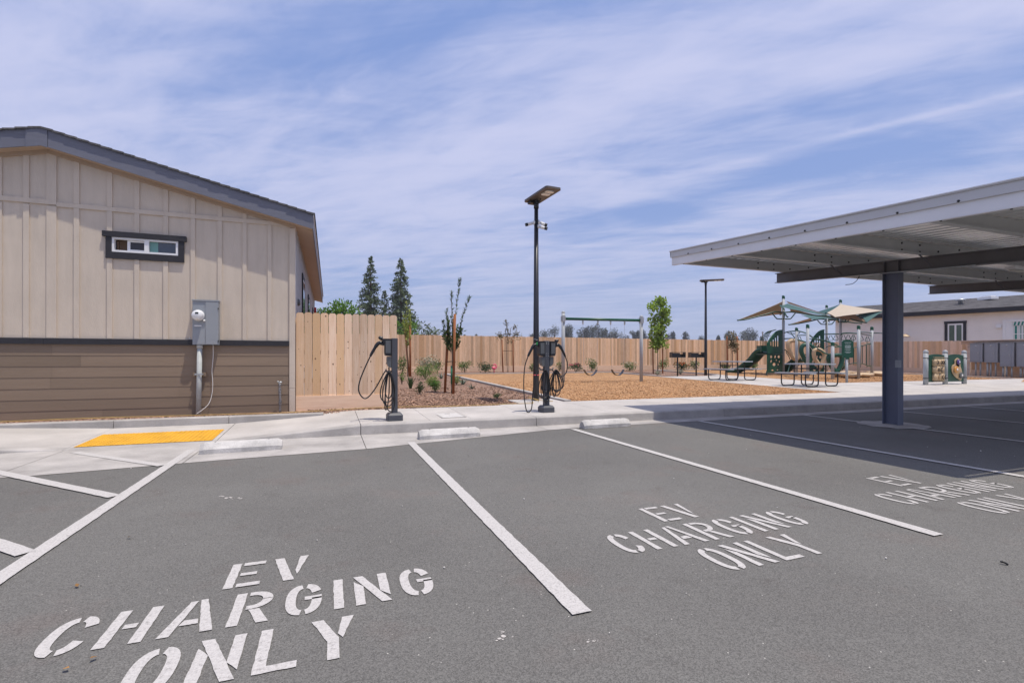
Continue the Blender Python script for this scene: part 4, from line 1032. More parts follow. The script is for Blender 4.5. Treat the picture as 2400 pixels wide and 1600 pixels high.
# ------------------------------------------------------------------ play structure
def gpt(px,py,d,z=None):
    p=at(px,py,d)
    if z is not None: p.z=z
    return p
play=thing('play_structure','green and tan climbing structure with slides and shade canopies','play structure',(21.6,17.0,gz(17)))
def pb(b,name,m,parent=None):
    rel(play,b); return b.build(name,m,parent or play)
PO={'a':(1836,692,25.5,.066),'b':(1937.4,714.4,30,.066),'c':(1970,701.5,27.2,.066),'d':(1893,759.5,21.8,.064),'e':(1867,767,23.8,.064),'f':(2012.5,762,21.9,.064),'g':(2043.5,764.8,23.8,.064),'h':(1951.5,801,21.3,.066)}
PP={}
for k,(px,py,d,r) in PO.items():
    top=at(px,py,d); PP[k]=top; zg=gz(top.y)
    b=MB(); b.tube([(top.x,top.y,zg-.1),(top.x,top.y,top.z-.13)],r,18); po=pb(b,'post',M['galvpost'])
    b=MB(); c=(top.x,top.y,top.z-.15); n=16; vs=[]
    for j in range(n):
        w=6.2832*j/n; vs.append((top.x+r*1.12*math.cos(w),top.y+r*1.12*math.sin(w),top.z-.16))
    for j in range(n):
        w=6.2832*j/n; vs.append((top.x+r*1.08*math.cos(w),top.y+r*1.08*math.sin(w),top.z-.03-.03*math.cos(w)))
    for j in range(n):
        w=6.2832*j/n; vs.append((top.x+r*.6*math.cos(w),top.y+r*.6*math.sin(w),top.z-.01*math.cos(w)))
    b.add(vs,[tuple(range(n))[::-1],tuple(range(2*n,3*n))]+[(q*n+i,q*n+(i+1)%n,(q+1)*n+(i+1)%n,(q+1)*n+i) for q in (0,1) for i in range(n)]); pb(b,'cap',M['green'],po)
def tubep(name,pts,r,m,parent=None,n=8,s=8):
    b=MB(); b.tube(bez([at(*p) if len(p)==3 and p[0]>1000 else Vector(p) for p in pts],s),r,n); return pb(b,name,m,parent)
# canopies: curved arms, braces and sails
def arms(hub,tips,zdy,d0):
    px,py=hub
    for tx,ty,td in tips:
        mx=(px*.55+tx*.45); tubep('arm',[(px,py,d0),(px*.8+tx*.2,py-1.0,d0*.8+td*.2),(mx,py+(ty-py)*.35,(d0+td)/2),(px*.2+tx*.8,py+(ty-py)*.86,d0*.2+td*.8),(tx,ty,td)],.036,M['greendk'])
        tubep('brace',[(px,py+zdy,d0),(px*.88+tx*.12,py+zdy,d0*.88+td*.12),(px*.84+tx*.16,py+zdy*.85,d0*.84+td*.16),(px*.76+tx*.24,py+(ty-py)*.1+.5,d0*.76+td*.24)],.030,M['greendk'],s=4)
arms((1836,731.5),((1728,750,25.2),(1952,741.5,25.8),(1846,742,23.2),(1828,737,27.8)),15,25.5)
arms((1937.4,748),((1848,760,29.8),(2020,757,30),(1930,754,27.6),(1944,753,32)),11,30)
arms((1970,744),((1935,733,25.6),(2071,727,26.8),(2031,755,25.4),(1953,741,29)),10,27.2)
def sail(verts,m,sag=.10):
    """triangular/quad cloth with hollow edges, 12 mm thick"""
    V=[at(*v) for v in verts]; b=MB(); n=8; c=sum(V,Vector())/len(V); N=len(V)
    rim=[]
    for i in range(N):
        a,e=V[i],V[(i+1)%N]
        for k in range(n):
            t_=k/n; p=a+(e-a)*t_; p+= (c-p)*sag*4*t_*(1-t_); rim.append(p)
    K=len(rim); ring2=[p+(c-p)*.5 for p in rim]
    nrm=(V[1]-V[0]).cross(V[2]-V[0]).normalized()*.012
    vs=rim+ring2+[c]; vs=vs+[p+nrm for p in vs]; o=2*K+1; fs=[]
    for s_,oo in ((1,0),(-1,o)):
        for i in range(K):
            j=(i+1)%K; q=(oo+i,oo+j,oo+K+j,oo+K+i); fs.append(q if s_>0 else q[::-1]); q=(oo+K+i,oo+K+j,oo+2*K); fs.append(q if s_>0 else q[::-1])
    for i in range(K):
        j=(i+1)%K; fs.append((i,o+i,o+j,j))
    b.add(vs,fs); return pb(b,'canopy_sail',m)
sail([(1728,750,25.2),(1835,706,25.4),(1833,735,27.4)],M['sailtan'],.08)
sail([(1828,716,24.9),(1845,710.5,25.3),(1952,742,25.8),(1850,723,24.4)],M['sailteal'],.04)
sail([(1842.5,704.5,25.6),(1848,710,26.6),(1952,741.5,25.8)],M['sailtan'],.03)
sail([(1851,722,26.4),(1852,731,27.6),(1928,741,26.2)],M['sailtan_shade'],.04)
sail([(1826,714,25.2),(1836,712,26),(1840,728,25)],M['sailteal'],.04)
sail([(1848,760,29.8),(1904,743.5,30),(1902,752,31.6)],M['sailtan'],.05)
sail([(1878,737,29.8),(1935,738,30.2),(1950,744,28.6),(1905,748,28.8)],M['sailteal'],.05)
sail([(1968,713,27.3),(1914,731,28.8),(1935,737,27.2)],M['sailteal'],.04)
sail([(1970,712,27.2),(2071,727,26.8),(2010,735,25.6),(1957,742,25.4),(1937,732.5,25.8)],M['sailtan'],.05)
sail([(2012,735,26.6),(2071,727,26.8),(2031,755,25.4)],M['sailteal'],.08)
sail([(1958,743,25.5),(2002,734,26.8),(2030,755,27.2)],M['sailtan_shade'],.08)
for a_,c_ in (((1836,703,25.5),(1818,714,25.4)),((1836,703,25.5),(1846,706,25.6)),((1970,706,27.2),(1970,713,27.2))):
    tubep('cable',[a_,c_],.008,M['rope'],n=5)
# deck tower: solid panels with cut-outs, built from strips so the holes are real
def panel_with_holes(name,quad,m,outline,holes,th=.03):
    """outline/holes in unit coords of the quad (o,ux,uy)"""
    o,ux,uy=quad
    b=bmesh.new()
    def loop(pts):
        vs=[b.verts.new((p[0],p[1],0)) for p in pts]; return [b.edges.new((vs[i],vs[(i+1)%len(vs)])) for i in range(len(vs))]
    es=loop(outline)
    for h in holes: es+=loop(h)
    bmesh.ops.triangle_fill(b,use_beauty=True,use_dissolve=False,edges=es)
    ret=bmesh.ops.extrude_face_region(b,geom=b.faces[:]); nrm=Vector(ux).cross(Vector(uy)).normalized()*th
    top=set(e for e in ret['geom'] if isinstance(e,bmesh.types.BMVert))
    for v in b.verts:
        p=Vector(o)+Vector(ux)*v.co.x+Vector(uy)*v.co.y
        if v in top: p=p+nrm
        v.co=p-Vector(play.location)
    bmesh.ops.recalc_face_normals(b,faces=b.faces[:])
    me=bpy.data.meshes.new(name); b.to_mesh(me); b.free(); me.materials.append(m)
    ob=bpy.data.objects.new(name,me); COL.objects.link(ob); ob.parent=play; return ob
def ell(cx,cy,rx,ry,rot=0,n=14):
    return [(cx+rx*math.cos(w)*math.cos(rot)-ry*math.sin(w)*math.sin(rot),cy+rx*math.cos(w)*math.sin(rot)+ry*math.sin(w)*math.cos(rot)) for w in [6.2832*k/n for k in range(n)]]
def rrect(x0,y0,x1,y1): return [(x0,y0),(x1,y0),(x1,y1),(x0,y1)]
def tower(xl,xr,ybot,ymid,ytop,d,dl):
    o=at(xl,ybot,dl); ux=at(xr,ybot,d)-o; ux.z=0; H=at(xl,ymid,dl).z-o.z; uy=Vector((0,0,1))
    low=[(0,0),(1,0),(1,H-.03),(0,H-.03)]
    def hz(c): return c
    holes=[ell(.26,H*.86,.085,H*.082),ell(.52,H*.86,.06,H*.088,-.35),ell(.76,H*.86,.085,H*.082),ell(.26,H*.62,.06,H*.088,-.6),ell(.60,H*.68,.05,H*.05),ell(.80,H*.60,.045,H*.055),ell(.45,H*.45,.11,H*.09),ell(.72,H*.44,.04,H*.05,.5),ell(.35,H*.14,.09,H*.035),ell(.68,H*.14,.07,H*.03)]
    p=panel_with_holes('climb_panel',(o,ux,uy),M['greenpl'],low,holes); p['label']='lower green panel with oval cut-outs'
    o2=o+uy*(H+.03); H2=at(xl,ytop,dl).z-o2.z
    arch=[(0,0),(1,0),(1,H2)]+[(1-k/9,H2*(1-.0) - H2*.62*(k/9)**2.2) for k in range(1,9)]+[(0,H2*.36)]
    slots=[rrect(.20+i*.15,H2*.30,.29+i*.15,H2*(.50+.085*i)) for i in range(4)]
    p=panel_with_holes('window_panel',(o2,ux,uy),M['greenpl'],arch,slots)
    b=MB()
    rail=[o2+ux*q[0]+uy*q[1] for q in ([(1.02,H2+.01)]+[(1-k/9,H2 - H2*.62*(k/9)**2.2+.01) for k in range(1,10)])]
    b.tube(bez(rail,3),.022,8); pb(b,'panel_rail',M['green'])
    b=MB(); b.tube([o+uy*H-ux*.02,o+uy*H+ux*1.05],.022,8); b.tube([o-uy*.35,o+uy*.1],.03,8); pb(b,'frame_tube',M['greendk'])
    return o2,ux,H2
o2,ux,H2=tower(1797,1833,873,829,771.5,25.3,24.6)
o3,ux3,H3=tower(1897,1932,872,830,774,24.2,24.8)
# decks
for a_,w_ in ((o2,ux),(o3,ux3)):
    b=MB(); back=Vector((SN,CS,0))*1.15
    P=[a_+back*.03,a_+w_+back*.03,a_+w_+back,a_+back]; b.add([p-Vector((0,0,.06)) for p in P]+[p for p in P],[(0,3,2,1),(4,5,6,7),(0,1,5,4),(1,2,6,5),(2,3,7,6),(3,0,4,7)]); pb(b,'deck',M['greendk'])
# hoop guard at the slide head
for i in range(5):
    k=i*.2; dd=25.0+k*1.1
    tubep('guard_bar',[(1783.5+i*3.4,811,dd),(1783.5+i*3.4,797,dd),(1790+i*3.2,784-i*.4,dd),(1800+i*2.6,776-i*.5,dd),(1812+i*1.8,774-i*.6,dd)],.017,M['greendk'],n=6,s=4)
tubep('guard_bar',[(1791,787.5,25),(1800,787,25.4),(1806,786.5,25.8)],.015,M['greendk'],n=6)
# slides: swept trough
def slide(name,pts,w,m,depth=.22,label=None):
    C=bez([at(*p) for p in pts],6); b=MB(); prof=[]
    for k in range(9):
        a=math.pi*k/8; prof.append((-math.cos(a)*w/2,-math.sin(a)**.6*depth if 0<k<8 else 0))
    prof2=[(x*1.16,z-.035) for x,z in prof]; full=prof+prof2[::-1]; n=len(full); vs=[]
    for i,p in enumerate(C):
        d=C[min(i+1,len(C)-1)]-C[max(i-1,0)]; d.normalize(); sd=d.cross(Vector((0,0,1))).normalized(); up=sd.cross(d)
        vs+=[p+sd*x+up*z for x,z in full]
    fs=[(i*n+k,i*n+(k+1)%n,(i+1)*n+(k+1)%n,(i+1)*n+k) for i in range(len(C)-1) for k in range(n)]
    fs+=[tuple(range(n))[::-1],tuple((len(C)-1)*n+k for k in range(n))]
    b.add(vs,fs,smooth=True); o=pb(b,name,m)
    if label: o['label']=label
slide('slide',[(1797,815,25.4),(1789,815,25.6),(1778,822,25.9),(1764,838,26.3),(1748,850,26.7),(1734,859,27),(1718,864.5,27.3),(1704,865,27.5)],.62,M['greenpl'],.26,'wavy dark green slide running down to the left')
slide('slide',[(1884,834,25),(1874,836,25.2),(1860,846,25.6),(1847,856,26),(1838,864,26.2),(1830,867,26.4)],.6,M['greendk'],.24,'short dark slide behind the grey post')
b=MB(); pbx=at(1790,816,25.5); b.box(pbx,(.5,.5,.30),R(-20)); pb(b,'slide_hood',M['greenpl'])
for i in range(4): tubep('ladder_bar',[(1842+i*5,824+i*2.5,25),(1849+i*5,835+i*2.2,25.2),(1853+i*5,846+i*1.5,25.4)],.02,M['greendk'],n=6,s=4)
tubep('ladder_rail',[(1839,818,25),(1850,828,25.1),(1862,842,25.2)],.024,M['greendk'])
tubep('ladder_rail',[(1846,872,23),(1853,850,23.6)],.024,M['greendk'])
# curved climber rails with hanging loops
tubep('climber_rail',[(1838,793,25.3),(1855,792.5,24.6),(1873,796,23.8),(1893,803,23),(1915,815,22.3),(1932,826,21.8),(1951,832,21.3)],.03,M['green'])
tubep('climber_rail',[(1838,779,25.3),(1850,776,24.8),(1868,775,24),(1880,777,23.2),(1893,782,22),(1910,793,22.4),(1930,797.5,22),(1951,803,21.4),(1968,811,22),(1985,815,22.4)],.028,M['green'])
tubep('climber_rail',[(1893,793,22),(1920,794,22),(1945,800,21.6)],.02,M['greendk'])
tubep('climber_bar',[(1846,779,25),(1856,783,24.6),(1864,793,24.2)],.022,M['greendk'])
tubep('climber_bar',[(1853,776,24.8),(1856,780.5,24.7),(1871,780.5,24),(1875,777,23.8)],.018,M['greendk'],s=4)
tubep('climber_bar',[(1867,785,23.8),(1893,784.5,21.9)],.02,M['greendk'])
tubep('climber_bar',[(1955,812,21.4),(1975,812,21.8),(1984,810,22.1)],.024,M['green'])
tubep('climber_bar',[(1930,818,22),(1940,811,22),(1951,809,21.4)],.02,M['greendk'])
def loop_pod(pts,r,m,d,dz=0,label=None):
    b=MB(); C=[at(px,py,d+dz*(py-800)/60) for px,py in pts]; C2=[]
    n=len(C)
    for i in range(n):
        a,e,f,g=C[i-1],C[i],C[(i+1)%n],C[(i+2)%n]
        for k in range(5):
            t_=k/5; C2.append(.5*((2*e)+(f-a)*t_+(2*a-5*e+4*f-g)*t_*t_+(3*e-a-3*f+g)*t_**3))
    b.tube(C2,r,10,closed=True); o=pb(b,'climbing_loop',m)
    if label: o['label']=label
loop_pod([(1850,800),(1862,797.5),(1872,803),(1873,822),(1869,838),(1861,839),(1854,828),(1848,812)],.10,M['tanpl'],24.2,0,'tan moulded loop with a fence-side view through it')
loop_pod([(1881,810),(1893,806),(1901,812),(1902,830),(1898,846),(1891,848),(1884,838),(1878,822)],.095,M['greenpl'],23,0,'dark green moulded loop hanging beside the grey post')
loop_pod([(1908,822),(1918,818),(1928,823),(1932,832),(1928,846),(1921,862),(1917,850),(1909,838)],.085,M['tanpl'],22.3,0,'tan moulded loop in the middle of the climber')
loop_pod([(1943,834),(1955,831.5),(1970,832),(1974,840),(1970,856),(1962,870),(1956,868),(1944,848)],.095,M['greenpl'],21.6,0,'dark green moulded loop behind the short post')
tubep('rope',[(1893,805,22.9),(1905,820,22.6),(1908,826,22.4)],.012,M['rope'],n=5); tubep('rope',[(1913,810,22.6),(1922,802,22.8)],.012,M['rope'],n=5); tubep('rope',[(1974,835,21.6),(1980,830,21.8)],.012,M['rope'],n=5)
# trapeze ring ladder
def gt(u,off=0): return None
tubep('overhead_rail',[(1924,782.5,24.6),(1945,782,25),(1966,781.5,25.4)],.03,M['greendk'])
tubep('overhead_rail',[(1971,783.5,24.6),(1975,780.5,24.5),(1990,779.5,24),(2005,780.2,23),(2012,781,22)],.036,M['green'])
tubep('overhead_rail',[(2012,777.5,22),(2030,778,23),(2043,779.5,23.8),(2060,779.5,23.4),(2069,781,22.8),(2072,788,22.6),(2072,806,22.6)],.026,M['greendk'])
tubep('overhead_rail',[(2012,781,22),(2028,783,23),(2040,785,23.8)],.024,M['greendk'])
for px,py,d in ((1947,785,25),(1959,784,25.2),(1977,784,24.4),(1988,783.5,24),(2000,783.5,23.2),(2018,785,22.6),(2033,787,23.4),(1874,787,23.6),(1938,788,24.8)):
    s=.9 if px not in (1874,1938) else .7
    tubep('ring_handle',[(px-1.5*s,py,d),(px-3.8*s,py+5,d),(px-6*s,py+9,d),(px-4.5*s,py+11.5,d),(px,py+12,d),(px+4.5*s,py+11.5,d),(px+6*s,py+9,d),(px+3.8*s,py+5,d),(px+1.5*s,py,d)],.014,M['greendk'],n=6,s=3)
# curved bar climber between the two right posts
tubep('bar_rail',[(1976,806,22.2),(1982,807,22.4),(1990,812,22.6),(2000,814,22.9),(2012,811,23.2),(2026,808,23.5),(2035,804.5,23.7),(2043,804.5,23.8)],.02,M['green'])
tubep('bar_rail',[(1974,856,22.2),(1984,855,22.4),(1996,851,22.7),(2010,850,23),(2024,852,23.4),(2034,856,23.6),(2043,857,23.8)],.02,M['green'])
for px,ya,yb_,d in ((1981.5,808,855,22.4),(1990,813,853,22.6),(2001,815,850.5,22.9),(2021,809,851.5,23.3),(2030,807,854,23.5),(2037,805,856,23.7)):
    tubep('climber_bar',[(px,ya,d),(px,(ya+yb_)/2,d+.06),(px,yb_,d)],.018,M['greendk'],n=6,s=4)
for px,ya,d in ((2000,784,24),(2017,790,25),(2032,790,25.4)): tubep('climber_bar',[(px,ya,d),(px,ya+70,d)],.014,M['greendk'],n=6,s=2)

# stepping pods
for k,(px,py,d,rx,ry,l) in enumerate(((1972,878,23.2,.55,.32,'low tan stepping pod behind the green loop'),(1992,884,22.2,.42,.28,'low tan stepping pod beside the rules sign post'),(2024,879,22.9,.55,.30,'long tan stepping pod right of the tall grey post'),(2052,869,25,.52,.32,'tan stepping pod at the far grey post'),(2064,876,24.2,.4,.3,'tan stepping pod beside the carport column'),(1985,871,24.8,.5,.3,'brownish stepping pod at the back of the climbing area'))):
    p=at(px,py,d); z0=gz(p.y)-.01; t=thing('stepping_pod',l,'stepping stone',(p.x,p.y,z0),U(-.6,.2),'tan stepping pods under the climber')
    b=MB(); n=18; rr=random.Random(k); offs=[1+rr.uniform(-.16,.16) for _ in range(n)]
    prof=[(.55,0),(.62,.06),(1.,.12),(1.,.17),(.9,.20),(.4,.215)]; vs=[]
    for q,z in prof:
        for j in range(n): w=6.2832*j/n; vs.append((rx*q*offs[j]*math.cos(w),ry*q*offs[j]*math.sin(w),z+.02*math.sin(2*w+k)))
    b.add(vs,[(q*n+i,q*n+(i+1)%n,(q+1)*n+(i+1)%n,(q+1)*n+i) for q in range(len(prof)-1) for i in range(n)]+[tuple(range(n))[::-1],tuple((len(prof)-1)*n+i for i in range(n))],smooth=True)
    b.build('pod_top',M['tanpl'],t)

# rules sign
p=at(1994,895,20); t=thing('rules_sign','green play area rules sign on a grey post','sign',(18.72,13.22,gz(13.22)))
b=MB(); b.tube([(0,0,-.1),(0,0,.95)],.045,14); b.build('post',M['galvpost'],t)
L_=Vector((CS,-SN,0)); 
pr=[(-.2,.0),(-.07,.0),(-.05,-.06),(.05,-.06),(.07,.0),(.2,0),(.215,.05),(.215,.62),(.16,.66),(.08,.69),(0,.70),(-.08,.69),(-.16,.66),(-.215,.62),(-.215,.05)]
b=MB(); b.prism(pr,Vector((0,0,.96))-Vector((SN,CS,0))*.02,L_,(0,0,1),.04); sg=b.build('sign_board',M['greenpl'],t)
b=MB()
rows=[(.585,.26,.018),(.545,.20,.014),(.47,.20,.02),(.44,.24,.018),(.41,.22,.016),(.385,.24,.014),(.36,.18,.014),(.31,.24,.016),(.28,.16,.014),(.215,.24,.018),(.185,.15,.014)]
rr=random.Random(4)
for z,w,h in rows:
    x=-w/2
    while x<w/2-.01:
        ww=min(rr.uniform(.02,.06),w/2-x); c=L_*(x+ww/2)+Vector((0,0,.96+z))-Vector((SN,CS,0))*.0625
        b.box(c,(ww,.002,h*.75),-YAW); x+=ww+.008
b.build('sign_text',M['signtext'],t)

# tic-tac-toe / wheel game panel
gx_=[20.36,21.49,22.64]; gy=11.47; z0=gz(gy)
t=thing('game_panel','green double play panel with X and O tiles and coloured wheels','play panel',(gx_[1],gy,z0))
for x in gx_:
    b=MB(); b.tube([(x,gy,z0-.05),(x,gy,z0+1.2)],.078,18); b.lathe((x,gy,z0+1.2),[(.082,-.05),(.082,0),(.072,.04),(.045,.07),(.015,.08)],18); rel(t,b); po=b.build('post',M['galvpost'],t)
    b=MB()
    for z in (.24,.98): b.tube([(x,gy,z0+z-.012),(x,gy,z0+z+.012)],.088,18); b.box((x,gy-.03,z0+z),(.30,.03,.024))
    rel(t,b); b.build('clamp_band',M['black'],po)
def gpan(xa,xb):
    n=10; top=[(xa+(xb-xa)*k/n, 1.08+.045*math.sin(math.pi*k/n)) for k in range(n+1)]
    b=MB(); b.prism([(p[0],p[1]) for p in top][::-1]+[(xa,.10),(xb,.10)],(0,gy-.03,z0),(1,0,0),(0,0,1),-.035); rel(t,b); return b.build('panel',M['greenpl'],t)
pA=gpan(gx_[0]+.13,gx_[1]-.11); pB=gpan(gx_[1]+.11,gx_[2]-.10)
xa,xb=gx_[0]+.31,gx_[1]-.24; tw=(xb-xa)/3; ty=gy-.075
marks=[['O','','XX'],['X','C',''],['','(','C']]
for r in range(3):
    for c in range(3):
        zc=.82-.27*r; xc=xa+tw*(c+.5)
        b=MB(); b.tube([(xc,ty+.02,z0+zc-.118),(xc,ty+.02,z0+zc+.118)],tw*.485,16); rel(t,b); tile=b.build('tile',M['tanpl'],pA)
def mark_x(xc,zc,s):
    for a in (1,-1):
        b=MB(); b.box((xc,ty-.095,z0+zc),(s*2.3,.008,s*.38),0,0,.5,Matrix.Rotation(a*R(52),3,'Y')); rel(t,b); b.build('mark',M['black'],pA)
def mark_arc(xc,zc,s,a0,a1,m='black'):
    b=MB(); b.tube([(xc+s*.8*math.cos(R(a0+(a1-a0)*k/12)),ty-.095,z0+zc+s*math.sin(R(a0+(a1-a0)*k/12))) for k in range(13)],.014,6); rel(t,b); b.build('mark',M[m],pA)
mark_arc(xa+tw*.25,.82,.075,-95,95); mark_x(xa+tw*1.72,.82,.07); mark_x(xa+tw*2.42,.82,.07)
mark_x(xa+tw*.75,.55,.07); mark_arc(xa+tw*1.65,.55,.075,40,320)
mark_arc(xa+tw*1.3,.28,.08,100,260,'tanpl'); mark_arc(xa+tw*2.2,.28,.08,100,260,'black'); mark_arc(xa+tw*2.85,.28,.07,80,280)
b=MB()
for z in (1.0,.685,.415,.12): b.box((( xa+xb)/2,ty-.01,z0+z),(xb-xa,.05,.025))
rel(t,b); b.build('tile_rail',M['tanpl'],pA)
xm=(gx_[1]+gx_[2])/2; th=-.022
def blob(pts,m,name,parent,yy,th):
    b=MB(); C=bez([Vector((p[0],p[1],0)) for p in pts+[pts[0]]],5)[:-1]; b.prism([(p.x,p.y) for p in C],(xm,gy-.066-yy,z0),(1,0,0),(0,0,1),th); rel(t,b); return b.build(name,m,parent)
fr_=blob([(.06,.99),(.20,.90),(.22,.70),(.30,.52),(.35,.32),(.25,.15),(.08,.20),(-.18,.35),(-.30,.55),(-.24,.70),(-.13,.76),(-.10,.90)],M['tanpl'],'maze_frame',pB,0,-.025)
blob([(.05,.93),(.14,.87),(.16,.70),(.08,.66),(-.03,.72),(-.05,.86)],M['sailtan_shade'],'recess',fr_,-.0,-.03)
for cx,cz,r,m,l in ((.03,.83,.095,'purple','purple'),(-.11,.55,.13,'orangepl','orange'),(.19,.33,.12,'greypl','grey')):
    b=MB(); b.lathe((xm+cx,gy-.097,z0+cz),[(r,0),(r,.02),(r*.8,.03)],20,axis=Vector((0,-1,0))); rel(t,b); wh=b.build('wheel',M[m],pB); wh['label']=l+' turning wheel on the maze panel'
    b=MB(); b.lathe((xm+cx+.02,gy-.127,z0+cz),[(r*.35,0),(r*.35,.01),(r*.2,.02)],12,axis=Vector((0,-1,0))); rel(t,b); b.build('hub',M['white'],wh)

# ------------------------------------------------------------------ grey utility cabinets on their rack
for k,(ya,yb_,zb,l) in enumerate(((15.53,16.06,1.0,'grey electrical cabinet nearest the green game panel'),(14.90,15.44,.985,'grey electrical cabinet second from the game panel'),(14.26,14.81,.78,'taller grey electrical cabinet third from the game panel'),(13.58,14.16,.78,'grey electrical cabinet cut by the right frame edge'))):
    X=32.2; t=thing('electrical_cabinet',l,'electrical cabinet',(X,(ya+yb_)/2,zb),0,'grey cabinets on the timber rack')
    b=MB(); b.bx(X,X+.28,ya,yb_,zb,1.99); b.bx(X-.03,X+.28,ya-.02,yb_+.02,1.99,2.01); rel(t,b); b.build('cabinet',M['cabinet'],t)
    b=MB(); b.bx(X-.016,X-.001,ya+.10,yb_-.05,zb+.07,1.94); rel(t,b); dr=b.build('door',M['cabinet'],t)
    b=MB(); b.bx(X-.034,X-.017,ya+.15,ya+.18,(zb+1.97)/2-.05,(zb+1.97)/2+.05); rel(t,b); b.build('handle',M['metal'],dr)
    b=MB(); b.lathe((X-.017,(ya+yb_)/2,1.86),[(.04,0),(.04,.006)],14,axis=Vector((-1,0,0))); rel(t,b); b.build('emblem_plate',M['metal'],dr)
    for q in range(3 if k else 2):
        yy=ya+.14+.13*q+(.12 if q else 0)*.6; b=MB(); b.tube([(X+.14,yy,gz(yy)-.05),(X+.14,yy,zb+.02)],.045 if q==2 else .035,12); rel(t,b); b.build('conduit',M['conduit'],t)
t=thing('timber_rack','weathered timber rack carrying the grey electrical cabinets','rack',(32.6,13.6,gz(13.6)))
b=MB(); b.bx(32.5,32.56,9.0,16.6,1.98,2.12); b.bx(32.30,32.60,9.0,16.9,2.125,2.16); b.bx(32.5,32.56,9.0,16.4,1.0,1.10); b.bx(32.5,32.56,9.0,16.2,1.45,1.55); rel(t,b); b.build('cross_board',M['rackwood'],t)
for y in (16.3,14.84,13.5,11.5,9.3):
    b=MB(); b.bx(32.57,32.67,y-.05,y+.05,.1,2.12); rel(t,b); b.build('post',M['rackwood'],t)

# ------------------------------------------------------------------ pale house beyond the right-hand fence
A0=Vector((35.05,25.6,0)); dh=Vector((.314,-.949,0)); nh=Vector((-.949,-.314,0))   # nh points to the camera side
t=thing('pale_house','pale pinkish house with grey shingle roof behind the right fence','house',(A0.x,A0.y,.4))
LH=24.; ZE=3.98; bk_=-nh
def hw(s,o,z): return A0+dh*s+nh*o+Vector((0,0,z))
b=MB(); D=8.0
b.add([hw(0,0,.2),hw(LH,0,.2),hw(LH,0,ZE),hw(0,0,ZE),hw(0,-D,.2),hw(0,-D,ZE),hw(0,-D/2,ZE+1.3),hw(LH,-D,.2),hw(LH,-D,ZE),hw(LH,-D/2,ZE+1.3)],[(0,1,2,3),(4,0,3,6,5),(1,7,8,9,2),(7,4,5,8)])
rel(t,b); b.build('wall',M['stucco'],t)
b=MB(); ov=.45; rs=.30; zf=4.24
nrow=18
for sd in (1,-1):
    for i in range(nrow):
        u0,u1=i/nrow,(i+1)/nrow
        def rp(s,u,dz): 
            o=ov-(ov+D/2)*u if sd>0 else -D-ov+(ov+D/2)*u
            return hw(s,o,zf+(ov+D/2)*rs*u*.78+dz)
        b.add([rp(-.35,u0,.02),rp(LH+.35,u0,.02),rp(LH+.35,u1,.0),rp(-.35,u1,.0),rp(-.35,u0,-.03),rp(LH+.35,u0,-.03)],[(0,1,2,3),(0,4,5,1)])
rel(t,b); b.build('roof',M['shingle2'],t)
b=MB()
def slabw(b,s0,s1,o0,o1,z0,z1):
    v=[hw(s,o,z) for z in (z0,z1) for s,o in ((s0,o0),(s1,o0),(s1,o1),(s0,o1))]
    b.add(v,[(0,3,2,1),(4,5,6,7),(0,1,5,4),(1,2,6,5),(2,3,7,6),(3,0,4,7)])
slabw(b,-.35,LH+.35,ov-.02,ov+.0,ZE-.01,zf+.0); rel(t,b); b.build('fascia',M['band'],t)
b=MB(); slabw(b,-.33,LH+.33,0.01,ov-.025,ZE-.004,ZE+.01); rel(t,b); b.build('soffit',M['soffit'],t)
def s_of(px):
    x=(px-1200)/F; r=Vector((x*CS+SN,-x*SN+CS,0)); den=dh.x*r.y-dh.y*r.x
    return (A0.y*r.x-A0.x*r.y)/den
# sliding window with dark trim
sa,sb=s_of(2213),s_of(2266)
b=MB(); 
for a in ((sa,sb,3.40,3.55),(sa+.02,sa+.17,1.7,3.40),(sb-.17,sb-.02,1.7,3.40),(sa+.02,sb-.02,1.6,1.7)): slabw(b,a[0],a[1],0,.05,a[2],a[3])
rel(t,b); w=b.build('window',M['band'],t)
b=MB(); sm_=(sa+sb)/2
for a in ((sa+.17,sb-.17,3.30,3.40),(sa+.17,sb-.17,1.7,1.80),(sa+.17,sa+.24,1.8,3.3),(sb-.24,sb-.17,1.8,3.3),(sm_-.04,sm_+.05,1.8,3.3)): slabw(b,a[0],a[1],.0,.035,a[2],a[3])
rel(t,b); b.build('frame',M['white'],w)
b=MB(); slabw(b,sa+.24,sb-.24,.002,.012,1.8,3.3); rel(t,b); b.build('pane',mat('green_tinted_pane',(.10,.14,.11),.12,spec=.6),w)
# gridded white window with striped valance
sc_,sd_=s_of(2350),s_of(2425)
b=MB()
for a in ((sc_,sd_,3.36,3.48),(sc_,sc_+.13,1.6,3.36),(sd_-.13,sd_,1.6,3.36)): slabw(b,a[0],a[1],0,.06,a[2],a[3])
rel(t,b); w=b.build('window',M['white'],t)
b=MB(); slabw(b,sc_+.13,sc_+.40,.0,.02,1.6,3.36)
for k in range(4): slabw(b,sc_+.40+k*.30,sc_+.44+k*.30,.02,.035,1.6,3.12)
for z in (2.62,2.06): slabw(b,sc_+.40,sd_-.13,.02,.03,z,z+.04)
rel(t,b); b.build('frame',M['white'],w)
b=MB(); b2=MB()
for k in range(16):
    s0=sc_+.42+k*.09; (b if k%2 else b2).__class__
    slabw(b if k%2 else b2,s0,s0+.088,.004,.014,1.6,3.12)
for k in range(9):
    s0=sc_+.40+k*.155
    v=[hw(s0+.06,.055,3.14),hw(s0+.135,.055,3.14),hw(s0+.18,.03,3.36),hw(s0+.10,.03,3.36)]; b.add(v,[(0,1,2,3)])
    v=[hw(s0-.015,.055,3.14),hw(s0+.058,.055,3.14),hw(s0+.098,.03,3.36),hw(s0+.03,.03,3.36)]; b2.add(v,[(0,1,2,3)])
